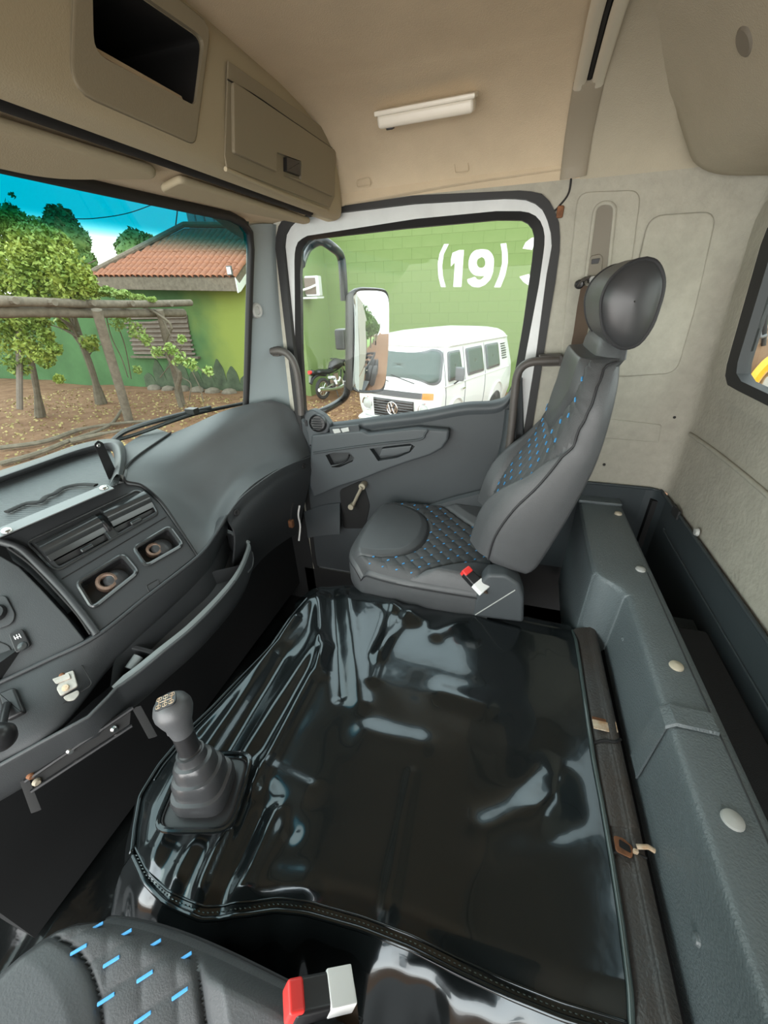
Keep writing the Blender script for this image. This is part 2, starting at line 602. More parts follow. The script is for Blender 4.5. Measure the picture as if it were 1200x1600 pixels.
for p in ((0.514,1.428,1.08), (0.353,1.428,0.905)):
    bm = new()
    lathe(bm, [(0, .002), (.004, .002), (.005, -.002)], p, (0, -1, 0), 10)
    obj('moulding_pin', bm, RUBBER, wall_right)

# rear wall with its window, rounded corner to the side wall
XR = 0.555
WIN = rpoly([(0.555,1.278,1.216), (XR, 0.40, 1.205), (XR, 0.40, 1.60), (0.555,1.351,1.573)], .05, 6)
WINO = rpoly([(0.555,1.347,1.183), (XR, 0.37, 1.170), (XR, 0.37, 1.64), (0.555,1.425,1.619)], .07, 6)
bm = new()
polar_ring(bm, [(XR, -0.76, 0.3), (XR, 1.39, 0.3), (XR, 1.39, 1.88), (XR, -0.76, 1.88)], WIN, (1, 2), (0.012, 0, 0), c=V((XR, 0.85, 1.4)), N=120)
wall_rear = struct('wall_rear', bm, HEAD2)
bm = new()
cs = [(0.38, 1.4299), (0.495, 1.4296), (0.518, 1.427), (0.535, 1.42), (0.548, 1.405), (0.554, 1.388), (XR, 1.36)]
grid(bm, [[(x, y, z) for x, y in cs] for z in (0.835, 1.0, 1.4, 1.7)])
slab(bm, .01, (1, 1, 0))
struct('rounded_corner', bm, HEAD2, wall_rear)
bm = new()
polar_ring(bm, [V(p) - V((.004, 0, 0)) for p in WINO], [V(p) - V((.004, 0, 0)) for p in WIN], (1, 2), (-.012, 0, 0), N=100)
struct('raised_window_flange', bm, HEAD2, wall_rear)
rib('pressed_edge', [(0.552,1.38,1.044),(0.552,1.232,1.051),(0.552,1.049,1.054),(0.552,0.862,1.052)], .006, HEAD2, wall_rear, 20)

window_2 = new()
IN = rpoly([(0.541,1.234,1.237), (XR - .014, 0.42, 1.222), (XR - .014, 0.42, 1.585), (0.541,1.291,1.557)], .045, 6)
polar_ring(window_2, [V(p) - V((.016, 0, 0)) for p in rpoly([(0.555,1.312,1.201), (XR, 0.39, 1.19), (XR, 0.39, 1.62), (0.555,1.386,1.594)], .058, 6)], IN, (1, 2), (.03, 0, 0), N=100)
window_2 = struct('window_2', window_2, RUBBERG)
bm = new()
prism(bm, [V(p) + V((.02, 0, 0)) for p in IN], (.005, 0, 0))
G_CLEAR = glass('clear_pane', (0.93, 0.96, 0.93), ior=1.27)
struct('pane', bm, G_CLEAR, window_2)

# floor, front bulkhead
bm = new()
box(bm, (-0.25, 0.35, -0.03), (2.0, 2.3, .06))
floor = struct('floor', bm, FLOORM)
bm = new()
box(bm, (-1.33, 0.35, 0.45), (.06, 2.3, 1.0))
wall_front = struct('wall_front', bm, FLOORM)
bm = new()
box(bm, (-1.10, 1.45, 0.42), (.48, .03, .84))
struct('kick_panel', bm, FLOORM, wall_front)

# ------------------------------------------------------------------ windscreen
def ws_pt(y, t):
    # y across, t 0 at the foot .. 1 at the head
    k = (max(0.0, y - 0.35) / 0.95)
    xb = -1.46 + 0.46 * k ** 2.6
    xt = -0.86 + 0.045 * k ** 2.6
    return V((xb + (xt - xb) * t, y, 0.96 + (1.652 - 0.96) * t))
G_WIND = glass('windscreen_glass', (0.90, 0.945, 0.91), band=(1.553, 1.612, (0.0, 0.36, 0.42)), ior=1.5)
bm = new()
grid(bm, [[ws_pt(-0.7 + 1.995 * j / 40, t) for j in range(41)] for t in [i / 12 for i in range(13)]])
thick(bm, -0.005)
window_1 = struct('window_1', bm, G_WIND)
bm = new()
tube(bm, [ws_pt(-.7 + 1.9 * j / 20, 1.0) + V((.01, 0, .002)) for j in range(21)] + [ws_pt(1.25, .99) + V((.008, .01, 0)), ws_pt(1.285, .96) + V((.006, .008, 0)), ws_pt(1.295, .90) + V((.006, .006, 0)), ws_pt(1.297, .5) + V((.006, .004, 0)), ws_pt(1.297, .02) + V((.006, .004, 0))], .012, 10)
struct('windscreen_gasket', bm, RUBBER, window_1)

# header trim above the windscreen and the A pillar trims
bm = new()
rows = []
for y in (-.7, .3, .9, 1.15, 1.28, 1.36, 1.42):
    d = max(0, (y - 1.15) / .27)
    rows.append([(-.575, y, 1.74), (-.63, y, 1.70), (-.66, y, 1.676 + .004 * d), (-.72, y, 1.668), (-.78, y, 1.668 - .004 * d), (-.82 - .01 * d, y, 1.666 - .016 * d), (-.87 - .02 * d, y, 1.66 - .06 * d)])
surf(bm, rows, 40, 24)
slab(bm, .01, (0, 0, 1))
trim_1 = struct('trim_1', bm, HEAD)
bm = new()
rows = [[(-0.818,1.302,1.644),(-0.838,1.302,1.565),(-0.883,1.302,1.382),(-0.955,1.302,1.069)],
        [(-0.815,1.34,1.651),(-0.836,1.34,1.567),(-0.874,1.34,1.38),(-0.926,1.34,1.061)],
        [(-0.8,1.4,1.657),(-0.819,1.4,1.57),(-0.844,1.4,1.376),(-0.882,1.4,1.021)],
        [(-0.799,1.44,1.658),(-0.815,1.44,1.572),(-0.83,1.44,1.373),(-0.838,1.44,0.985)]]
surf(bm, rows, 16, 20)
slab(bm, .012, (-1, .3, 0))
trim_2 = struct('trim_2', bm, BLUEG)
bm = new()
o = V((-0.868,1.333,1.41))
lathe(bm, [(0, .004), (.012, .004), (.014, .009), (.020, .010), (.024, .006), (.025, -.006)], o, (1, -.15, 0), 28)
struct('pillar_plug', bm, CAPG, trim_2)
bm = new()
lathe(bm, [(0, .003), (.009, .004), (.011, -.003)], V((-0.894,1.352,1.275)), (1, -.2, 0), 20)
struct('screw_hole', bm, BLACKM, trim_2)

# ------------------------------------------------------------------ overhead console with cubby and flap
con = thing('overhead_console', (-0.56, 0.4, 1.65), 'beige overhead console above the windscreen with open cubby and latched flap', 'console')
bm = new()
pr = cr([(-.574, 0, 1.88), (-.562, 0, 1.85), (-.556, 0, 1.80), (-.553, 0, 1.72), (-.552, 0, 1.685), (-.556, 0, 1.664), (-.568, 0, 1.655), (-.585, 0, 1.654), (-.62, 0, 1.666)], 28)
pr2 = [V((-.80, 0, 1.72)), V((-.80, 0, 1.88))]
rows = []
for y, k in ((-.75, 0), (1.395, 0), (1.41, .003), (1.42, .010), (1.428, .03)):
    rows.append([V((p.x - k, y, p.z)) for p in pr + pr2])
vs = grid(bm, rows, closed=True)
bm.faces.new(vs[0]); bm.faces.new(vs[-1])
body = obj('body', bm, CONS, con)
cub = [(-0.553,0.612,1.804),(-0.553,0.58,1.725),(-0.553,0.767,1.729),(-0.553,0.829,1.828),(-0.553,0.692,1.821)]
cub = rpoly(cub, [.004, .02, .012, .02, .004], 4)
bm = new()
plate_pts = [(-0.555,0.59,1.805),(-0.555,0.527,1.676),(-0.555,0.749,1.676),(-0.555,0.857,1.854),(-0.555,0.706,1.85)]
plate_pts = rpoly(plate_pts, [.004, .035, .015, .03, .004], 5)
prism(bm, plate_pts, (.006, 0, 0), .004)
pl = obj('cubby_surround', bm, CONSD, con)
c = new(); prism(c, [V(p) - V((.20, 0, 0)) for p in cub], (.26, 0, 0)); cut(pl, c)
c = new(); prism(c, [V(p) - V((.20, 0, 0)) for p in cub], (.26, 0, 0)); cut(body, c, BLACKM)
fr = [(-0.553,0.89,1.823),(-0.553,1.394,1.841),(-0.553,1.347,1.699),(-0.553,1.307,1.668),(-0.553,0.828,1.663),(-0.553,0.828,1.68)]
bm = new()
prism(bm, fr, (.004, 0, 0), .002)
ff = obj('flap_frame', bm, CONSD, con)
fl = [(-0.551,0.886,1.795),(-0.551,1.367,1.805),(-0.551,1.322,1.695),(-0.551,0.85,1.688)]
bm = new()
prism(bm, rpoly([V(p) for p in fl], .008), (.009, 0, 0), .003)
flap = obj('flap', bm, CONSD, con)
lt = [(-0.542,1.016,1.725),(-0.542,1.133,1.734),(-0.542,1.123,1.697),(-0.542,1.005,1.688)]
c = new(); prism(c, rpoly([V(p) - V((.012, 0, 0)) for p in lt], .004), (.03, 0, 0)); cut(flap, c, TAUPE)
bm = new()
prism(bm, rpoly([(-0.552,1.056,1.726),(-0.552,1.126,1.732),(-0.552,1.117,1.703),(-0.552,1.048,1.699)], .003), (.012, 0, 0), .002)
obj('latch', bm, BLACK, flap)
rib('flap_seam', [(-0.548,0.876,1.794),(-0.548,0.969,1.8),(-0.548,1.099,1.802),(-0.548,1.365,1.807)], .0012, RUBBER, con)
rib('lip_moulding', [(-0.55,0.823,1.66),(-0.55,0.924,1.658),(-0.55,1.059,1.657),(-0.55,1.294,1.659)], .004, CONS, con)

rib('gap_shade', [(-.640, -.7, 1.674), (-.640, .4, 1.674), (-.640, 1.36, 1.674)], .014, BLACKM, con)  # black strip put in as the dark shade of the gap behind the lip
# sun visors
v = thing('sun_visor', (-.67, .4, 1.66), 'beige sun visor folded up above the windscreen left of the gap', 'sun visor')
bm = new()
vp = [(-.665, -.5, 1.652), (-.665, .78, 1.668), (-.70, .80, 1.668), (-.79, .66, 1.650), (-.80, .3, 1.648), (-.80, -.5, 1.648)]
prism(bm, rpoly(vp, [.01, .02, .03, .05, .02, .01]), (0, 0, -.016), .007, 3)
obj('panel', bm, CONS, v)
v = thing('sun_visor', (-.72, 1.2, 1.66), 'slim beige passenger sun visor tucked under the overhead flap', 'sun visor')
bm = new()
vp = [(-.67, .84, 1.668), (-.655, 1.40, 1.664), (-.69, 1.41, 1.662), (-.735, 1.1, 1.66), (-.745, .86, 1.66)]
prism(bm, rpoly(vp, .02), (0, 0, -.014), .006, 3)
obj('panel', bm, CONS, v)

# ------------------------------------------------------------------ ceiling lamp, curtain rail
lp = thing('ceiling_lamp', (-.26, 1.25, 1.845), 'slim white strip lamp on the beige ceiling above the passenger door', 'lamp')
ax_ = V((1, -.06, .0)).normalized()
rot = axes(ax_, (0, -.34, .94))
o = V((-.262, 1.243, 1.826))
bm = new(); box(bm, o + rot @ V((0, 0, .006)), (.240, .050, .010), rot, .003); obj('base', bm, LAMPW, lp)
bm = new()
box(bm, o + rot @ V((0, 0, -.009)), (.232, .044, .026), rot, .008, 3)
obj('lens', bm, LAMPW, lp)
bm = new(); box(bm, o + rot @ V((-.088, -.006, -.023)), (.018, .016, .006), rot, .002); obj('switch', bm, BLACK, lp)

cu = thing('curtain_rail', (.095, 1.1, 1.87), 'pale double curtain rail across the ceiling with a brown end cover', 'curtain rail')
def railpts(dx, off):
    return [(0.085 + dx + .014 * max(0, y - 1.0) , y, z - off) for y, z in ((-.6, 1.85), (-.4, 1.868), (.4, 1.870), (1.0, 1.868), (1.16, 1.861), (1.26, 1.846), (1.285, 1.838))]
for dx in (-.015, .021):
    bm = new()
    tube(bm, railpts(dx, .008), .0125, 8, 30, flat=.45, up=(1, 0, 0))
    obj('rail', bm, ALU, cu)
bm = new()
tube(bm, railpts(.003, .002), .006, 6, 30, flat=.6, up=(1, 0, 0))
obj('slot', bm, BLACKM, cu)
bm = new()
tube(bm, [(.092, 1.275, 1.838), (.094, 1.34, 1.806), (.096, 1.385, 1.772), (.099, 1.415, 1.73), (.101, 1.424, 1.70)], .032, 12, 24, flat=.28, up=(1, 0, 0))
ec = obj('end_cover', bm, TAUPE, cu)
bm = new()
lathe(bm, [(0, .002), (.004, .003), (.006, 0)], (0.107,1.374,1.781), (0, -.8, -.6), 12)
obj('screw', bm, BLACKM, ec)

# ------------------------------------------------------------------ passenger door
WH_O = [(-0.783,1.445,1.602),(-0.769,1.445,1.639),(-0.734,1.445,1.664),(-0.691,1.445,1.672),(-0.328,1.445,1.679),(-0.057,1.445,1.671),(0.003,1.445,1.662),(0.04,1.445,1.636),(0.064,1.445,1.594),(0.075,1.445,1.552),(0.072,1.445,1.481),(0.076,1.445,1.267),(0.074,1.445,1.057)]
WH_O = WH_O + [(.072, 1.445, .86), (-.83, 1.445, .86)]
GS_O = [(-0.755,1.447,1.57),(-0.742,1.447,1.605),(-0.706,1.447,1.623),(-0.328,1.447,1.644),(-0.091,1.447,1.646),(-0.008,1.447,1.64),(0.029,1.447,1.623),(0.05,1.447,1.589),(0.055,1.447,1.553),(0.055,1.447,1.455),(0.046,1.447,1.286),(0.04,1.447,1.152),(0.022,1.447,1.095),(-0.131,1.447,1.058),(-0.43,1.447,1.006),(-0.697,1.447,0.964),(-0.8,1.447,0.985),(-0.816,1.447,1.038),(-0.801,1.447,1.261)]
GL = [(-0.748,1.462,1.523),(-0.733,1.462,1.588),(-0.698,1.462,1.615),(-0.366,1.462,1.624),(-0.09,1.462,1.627),(-0.018,1.462,1.622),(0.011,1.462,1.608),(0.024,1.462,1.579),(0.026,1.462,1.519),(0.024,1.462,1.345),(0.019,1.462,1.23),(0.015,1.462,1.161),(-0.002,1.462,1.112),(-0.127,1.462,1.075),(-0.433,1.462,1.021),(-0.702,1.462,0.981),(-0.788,1.462,0.998),(-0.8,1.462,1.035),(-0.782,1.462,1.259)]
bm = new()
polar_ring(bm, [V(p) + V((0, -.006, 0)) for p in SEAL_O], [V(p) + V((0, -.02, 0)) for p in WH_O[:-2] + [(.072, 1.445, .23), (-.83, 1.445, .23)]], (0, 2), (0, .03, 0), c=V((-.37, 1.43, 1.1)), N=150)
door_1 = struct('door_1', bm, RUBBER)
bm = new()
polar_ring(bm, WH_O, GS_O, (0, 2), (0, .03, 0), c=V((-.37, 1.45, 1.32)), N=160)
struct('door_frame', bm, WHITEM, door_1)
bm = new()
polar_ring(bm, GS_O, GL, (0, 2), (0, .02, 0), c=V((-.37, 1.45, 1.32)), N=160)
struct('window_channel', bm, RUBBER, door_1)
bm = new()
prism(bm, [V((-.36, 1.462, 1.32)) + (V(p) - V((-.36, 1.462, 1.32))) * 1.01 for p in GL], (0, .005, 0))
struct('pane', bm, G_CLEAR, door_1)
# panel
PT = [(-0.835,1.428,1.042),(-0.785,1.428,0.98),(-0.753,1.428,0.96),(-0.687,1.428,0.978),(-0.449,1.428,1.023),(-0.289,1.428,1.051),(-0.142,1.428,1.086),(-0.039,1.428,1.097),(0.002,1.428,1.12),(0.025,1.428,1.172),(0.043,1.428,1.189)]
bm = new()
prism(bm, PT + [(.09, 1.428, .9), (.09, 1.428, .24), (-.84, 1.428, .24)], (0, .03, 0), .005)
struct('door_panel', bm, DOORP, door_1)
bm = new()
surf(bm, [[V(p) + V((0, .012, .012)) for p in PT[2:10]], [V(p) + V((0, -.004, .004)) for p in PT[2:10]], [V(p) + V((0, -.012, -.012)) for p in PT[2:10]], [V(p) + V((0, -.004, -.032)) for p in PT[2:10]]], 12, 50)
struct('window_sill', bm, DOORP2, door_1)
AR = [(-0.744,1.385,0.953),(-0.646,1.385,0.97),(-0.521,1.385,0.986),(-0.5,1.385,0.974),(-0.308,1.385,1.009),(-0.184,1.385,1.007),(-0.187,1.385,0.97),(-0.209,1.385,0.934),(-0.252,1.385,0.905),(-0.332,1.385,0.872),(-0.438,1.385,0.824),(-0.537,1.385,0.774),(-0.651,1.385,0.726),(-0.771,1.385,0.662),(-0.782,1.385,0.718),(-0.766,1.385,0.84)]
bm = new()
prism(bm, AR, (0, .045, 0), .010, 3)
ar = struct('armrest', bm, DOORP2, door_1)
rec = [(-0.689,1.38,0.871),(-0.653,1.38,0.885),(-0.582,1.38,0.891),(-0.562,1.38,0.87),(-0.571,1.38,0.853),(-0.631,1.38,0.822),(-0.666,1.38,0.819)]
c = new(); prism(c, rec, (0, .035, 0)); cut(ar, c, DASHD)
pul = [(-0.494,1.38,0.914),(-0.459,1.38,0.922),(-0.331,1.38,0.947),(-0.311,1.38,0.938),(-0.331,1.38,0.911),(-0.382,1.38,0.885),(-0.461,1.38,0.865)]
c = new(); prism(c, pul, (0, .035, 0)); cut(ar, c, DOORP)
rib('armrest_edge', [(-0.74,1.379,0.878),(-0.566,1.379,0.916),(-0.432,1.379,0.942),(-0.294,1.379,0.967),(-0.272,1.379,0.991),(-0.263,1.379,1.006)], .004, DOORP, door_1, 30)
bm = new(); prism(bm, [(-0.447,1.39,0.916),(-0.323,1.39,0.939),(-0.333,1.39,0.912),(-0.39,1.39,0.892),(-0.459,1.39,0.881)], (0, .02, 0), .005); struct('pull_cup', bm, DOORP2, door_1)
bm = new(); tube(bm, [(-0.663,1.383,0.829),(-0.63,1.383,0.838),(-0.595,1.383,0.858),(-0.582,1.383,0.881)], [.010, .010, .009, .006], 10, 12, flat=.6); struct('latch_lever', bm, BLACK, door_1)
for pts in ([(-0.647,1.383,0.984),(-0.616,1.383,0.988),(-0.61,1.383,0.973),(-0.64,1.383,0.966)], [(-0.611,1.383,0.988),(-0.578,1.383,0.996),(-0.574,1.383,0.98),(-0.604,1.383,0.973)]):
    bm = new(); prism(bm, rpoly(pts, .003), (0, .012, 0), .002); struct('window_switch', bm, CAPG, door_1)
bm = new(); prism(bm, rpoly([(-0.662,1.388,0.989),(-0.536,1.388,1.007),(-0.533,1.388,0.976),(-0.661,1.388,0.952)], .004), (0, .012, 0), .003); struct('switch_base', bm, DOORP, door_1)
# corner air vent
bm = new()
ve = V((-0.71,1.392,1.003))
prism(bm, rpoly([(-0.771,1.395,1.041),(-0.73,1.395,1.055),(-0.683,1.395,1.032),(-0.659,1.395,0.997),(-0.674,1.395,0.965),(-0.73,1.395,0.923),(-0.763,1.395,0.893),(-0.773,1.395,0.988)], .01), (0, .04, 0), .008, 3)
struct('vent_corner', bm, DOORP2, door_1)
bm = new(); lathe(bm, [(0, .004), (.028, .004), (.033, .012), (.036, .006), (.037, -.01)], ve, (.1, -1, .1), 28); vg = struct('door_vent', bm, BLACK, door_1)
for k in range(5):
    bm = new(); box(bm, ve + V((0, -.016, -.020 + .010 * k)), (.050 - abs(k - 2) * .006, .006, .003), None, .001); obj('vent_slat', bm, RUBBERG, vg)
bm = new(); prism(bm, rpoly([(-0.77,1.39,1.011),(-0.759,1.39,1.012),(-0.759,1.39,0.988),(-0.768,1.39,0.985)], .003), (0, .01, 0), .001); struct('vent_knob', bm, BLACK, door_1)
# window winder with its dark pocket, lower door pocket lip
bm = new(); prism(bm, rpoly([(-0.661,1.424,0.694),(-0.549,1.424,0.755),(-0.52,1.424,0.635),(-0.551,1.424,0.511),(-0.66,1.424,0.494)], .02), (0, .01, 0), .003); struct('winder_recess', bm, BLACKM, door_1)
bm = new()
tube(bm, [(-0.538,1.392,0.741),(-0.558,1.392,0.703),(-0.585,1.392,0.649)], [.014, .012, .012], 12, 10, flat=.6)
wnd = struct('window_winder', bm, TAUPE, door_1)
bm = new(); lathe(bm, [(0, .018), (.012, .018), (.014, .012), (.012, 0), (.010, -.02)], (-0.592,1.392,0.642), (0, -1, 0), 16); obj('winder_knob', bm, TAUPE, wnd)
bm = new(); lathe(bm, [(0, .008), (.014, .006), (.016, 0), (.014, -.03)], (-0.54,1.396,0.739), (0, -1, 0), 16); obj('winder_hub', bm, TAUPE, wnd)
bm = new()
surf(bm, [[(-0.341,1.425,0.619),(-0.18,1.425,0.698),(-0.08,1.425,0.742),(-0.019,1.425,0.777),(-0.011,1.425,0.837),(0.005,1.425,0.965),(0.006,1.425,1.082)], [(-0.329,1.4,0.622),(-0.171,1.4,0.697),(-0.068,1.4,0.739),(-0.004,1.4,0.779),(0.005,1.4,0.849),(0.015,1.4,0.974),(0.017,1.4,1.089)], [(-0.306,1.4,0.482),(-0.113,1.4,0.514),(0.038,1.4,0.57),(0.072,1.4,0.694),(0.07,1.4,0.804),(0.053,1.4,0.953),(0.036,1.4,1.089)]], 8, 40)
thick(bm, .006)
struct('pocket_lip', bm, DOORP, door_1)
bm = new(); surf(bm, [[(-0.85,1.425,0.558),(-0.749,1.425,0.605),(-0.661,1.425,0.629)], [(-0.827,1.39,0.504),(-0.739,1.39,0.551),(-0.651,1.39,0.584)], [(-0.817,1.37,0.453),(-0.738,1.37,0.48),(-0.65,1.37,0.501)]], 8, 12); thick(bm, .006)
struct('lower_step', bm, DOORP, door_1)

# ------------------------------------------------------------------ grab handles
h = thing('grab_handle', (-.84, 1.39, 1.15), 'bent grey brown grab handle on the windscreen pillar by the door', 'handle')
bm = new(); tube(bm, [(-0.866,1.385,1.271),(-0.823,1.385,1.271),(-0.793,1.385,1.256),(-0.773,1.385,1.213),(-0.77,1.385,1.13),(-0.776,1.385,1.035)], .013, 12, 30); obj('bar', bm, HANDLE, h)
bm = new(); box(bm, V((-0.859,1.4,1.269)), (.05, .03, .034), None, .008); obj('end_foot', bm, HANDLE, h)
h = thing('grab_handle', (.05, 1.38, 1.1), 'long bent brown grab handle bolted beside the seat belt, reaching down past the window', 'handle')
bm = new(); tube(bm, [(0.141,1.375,1.252),(0.099,1.375,1.25),(0.062,1.375,1.246),(0.037,1.375,1.232),(0.025,1.375,1.203),(0.025,1.375,1.138),(0.029,1.375,1.03),(0.029,1.375,0.925)], [.013] * 30, 12, 40); obj('bar', bm, HANDLE, h)
bm = new(); hp = rpoly([(0.081,1.372,1.265),(0.151,1.372,1.268),(0.163,1.372,1.236),(0.092,1.372,1.233)], .008); prism(bm, hp, (0, .05, 0), .005); ft = obj('end_foot', bm, HANDLE, h)
bm = new(); lathe(bm, [(0, .003), (.006, .004), (.009, 0)], (0.13,1.371,1.249), (0, -1, 0), 14); obj('bolt', bm, RUST, ft)

# ------------------------------------------------------------------ seat belt on the pillar
SLOT = 0
sb = thing('seat_belt', (.17, 1.41, 1.4), 'brown passenger seat belt hanging from its height adjuster slot on the pillar', 'seat belt')
bm = new(); loop_tube(bm, rpoly([(0.168,1.421,1.64),(0.216,1.421,1.639),(0.23,1.421,1.52),(0.237,1.421,1.45),(0.18,1.421,1.451)], [.03, .03, .01, .01, .01], 6), .005, 8); obj('slot_rim', bm, HEAD2, sb)
bm = new(); prism(bm, rpoly([(0.172,1.42,1.636),(0.214,1.42,1.636),(0.226,1.42,1.52),(0.233,1.42,1.454),(0.185,1.42,1.454)], [.03, .03, .01, .01, .01], 6), (0, .004, 0)); obj('slot_cover', bm, BELTP, sb)
bm = new(); prism(bm, rpoly([(0.178,1.415,1.522),(0.203,1.415,1.527),(0.213,1.415,1.517),(0.218,1.415,1.471),(0.182,1.415,1.47)], .008), (0, .014, 0), .004); aj = obj('height_adjuster', bm, BELTP, sb)
bm = new(); prism(bm, rpoly([(0.184,1.412,1.514),(0.205,1.412,1.516),(0.203,1.412,1.503),(0.185,1.412,1.502)], .002), (0, .006, 0), .001); obj('adjuster_button', bm, BLACK, aj)
bm = new(); tube(bm, [(0.158,1.405,1.448),(0.169,1.405,1.464),(0.193,1.405,1.469),(0.213,1.405,1.459),(0.206,1.405,1.443)], .011, 10, 16, flat=.5, up=(0, 1, 0)); obj('belt_guide', bm, HANDLE, sb)
bm = new(); lathe(bm, [(0, .004), (.009, .004), (.011, 0), (.011, -.012)], (0.194,1.398,1.464), (0, -1, 0), 16); obj('guide_bolt', bm, STEEL, sb)
bm = new(); lathe(bm, [(0, .004), (.008, .005), (.012, 0), (.012, -.02)], (0.163,1.4,1.454), (0, -1, 0), 16); obj('guide_pin', bm, BLACK, sb)
bm = new()
grid(bm, [[(0.168,1.405,1.451),(0.209,1.405,1.447)], [(0.168,1.403,1.396),(0.209,1.403,1.392)], [(0.171,1.402,1.327),(0.209,1.402,1.323)], [(0.17,1.4,1.255),(0.207,1.4,1.251)], [(0.171,1.39,1.14),(0.208,1.39,1.137)]])
thick(bm, .002)
obj('webbing', bm, BELT, sb)

# ------------------------------------------------------------------ rear ledge, its tray and trims
ZL = 0.772
led = thing('rear_ledge', (.39, .6, .60), 'long grained grey plastic ledge behind the engine cover studded with round caps', 'ledge')
def ledge_profile(x0, x1, zt, zb, r=.016):
    return [(x0 - .004, zb), (x0 - .001, zt - .05), (x0, zt - r), (x0 + r * .3, zt - r * .3), (x0 + r, zt), ((x0 + x1) / 2, zt + .001), (x1 - .014, zt), (x1 - .004, zt - .002), (x1, zt - .008), (x1 + .001, zt - .05), (x1, zb - .05)]
bm = new()
rows = []
for y, x0 in ((-.35, .338), (.1, .340), (.54, .342), (.85, .346), (.895, .340), (.925, .322), (.945, .300), (.965, .286), (1.0, .281), (1.2, .286), (1.40, .295)):
    rows.append([(a, y, b) for a, b in ledge_profile(x0, .432, ZL, .56 if y < .9 else .40)])
surf(bm, rows, 90, 44)
obj('body', bm, LEDGE, led, smooth=50)
rib('edge_groove', [(.417, -.3, ZL + .0005), (.417, .5, ZL + .0005), (.417, 1.0, ZL + .0005)], .0014, DASHD, led)
bm = new()
st = [(0.341,0.554,0.775),(0.401,0.554,0.775),(0.403,0.526,0.775),(0.35,0.517,0.775)]
b0 = [(.332, .0, .60), (.334, 0, .70), (.337, 0, .765), (.350, 0, .7785), (.38, 0, .779), (.414, 0, .779)]
grid(bm, [[V((p[0], y, p[2] + dz)) for p in b0] for y, dz in ((.535, -.004), (.538, .001), (.575, .001), (.580, -.004))])
thick(bm, .004)
obj('joint_cover', bm, LEDGE, led)
for i, (p, m, r) in enumerate((((0.411,1.53,0.775), CAPY, .012), ((0.408,1.325,0.775), CAPY, .012), ((0.403,1.008,0.775), CAPG, .0125), ((0.392,0.678,0.775), CAPY, .013), ((0.382,0.4,0.775), CAPG, .0145))):
    bm = new(); lathe(bm, [(0, .005), (r * .6, .0042), (r * .92, .002), (r, -.002), (r, -.006)], p, (0, 0, 1), 20); obj('round_cap', bm, m, led)
bm = new(); lathe(bm, [(0, .006), (.007, .004), (.010, -.003)], (0.338,0.291,0.66), (-1, 0, 0), 18); obj('face_plug', bm, LEDGE, led)
bm = new(); lathe(bm, [(0, .005), (.006, .003), (.008, -.003)], (0.346,0.823,0.686), (-1, 0, .2), 18); obj('face_plug', bm, LEDGE, led)
bm = new(); box(bm, (.36, 1.405, .778), (.14, .05, .012), None, .004); obj('end_flange', bm, LEDGE, led)

tr = thing('rear_tray', (.49, .6, .66), 'dark storage trough between the ledge and the rear wall with a worn mat', 'tray')
bm = new(); box(bm, (.490, .31, .66), (.105, 1.30, .02), None, .003); obj('base', bm, TRIMD, tr)
bm = new(); box(bm, (.488, .28, .685), (.105, 1.22, .03), None, .008); obj('mat', bm, CARPET, tr)
bm = new(); box(bm, (.46, .92, .686), (.045, .07, .012), None, .004); obj('mat_tab', bm, CARPET, tr)
bm = new(); box(bm, (.48, .35, .42), (.18, 2.2, .03)); box(bm, (.545, 1.425, .60), (.05, .06, .40)); struct('tray_sump', bm, FLOORM, floor)
bm = new()
prism(bm, [(.545, -.7, .55), (.545, 1.38, .55), (.545, 1.385, .832), (.545, -.7, .836)], (.009, 0, 0), .003)
baseboard_rear = struct('baseboard_rear', bm, TRIMD)
bm = new()
prism(bm, [(.10, 1.424, .45), (.535, 1.424, .45), (.535, 1.424, .832), (.10, 1.424, .836)], (0, .009, 0), .003)
baseboard_right = struct('baseboard_right', bm, TRIMD)
bm = new(); box(bm, (-.2, 1.4292, .11), (1.40, .002, .22)); box(bm, (-.876, 1.4292, .43), (.05, .002, .86)); box(bm, (.30, 1.4292, .24), (.40, .002, .46)); struct('sill_lining', bm, FLOORM, baseboard_right)
bm = new(); grid(bm, [[(x, y, z) for x, y in ((.50, 1.4235), (.52, 1.418), (.535, 1.405), (.5445, 1.36))] for z in (.55, .832)]); obj('trim_corner', bm, TRIMD, baseboard_rear)
rib('trim_bead', [(.542, -.6, .838), (.542, .6, .836), (.543, 1.34, .834), (.538, 1.40, .834), (.52, 1.418, .834), (.49, 1.421, .834), (.25, 1.421, .836)], .005, TRIMD, baseboard_rear, 60)
rib('trim_groove', [(.543, .2, .74), (.543, 1.2, .742), (.543, 1.3, .75)], .003, TRIMD, baseboard_rear, 30)
bm = new(); lathe(bm, [(0, .005), (.009, .004), (.012, -.003)], (0.543,1.114,0.85), (-1, 0, 0), 16); obj('round_cap', bm, CAPG, baseboard_rear)
bm = new(); box(bm, V((0.54,1.257,0.834)), (.008, .05, .03), None, .003); obj('trim_notch', bm, RUBBERG, baseboard_rear)

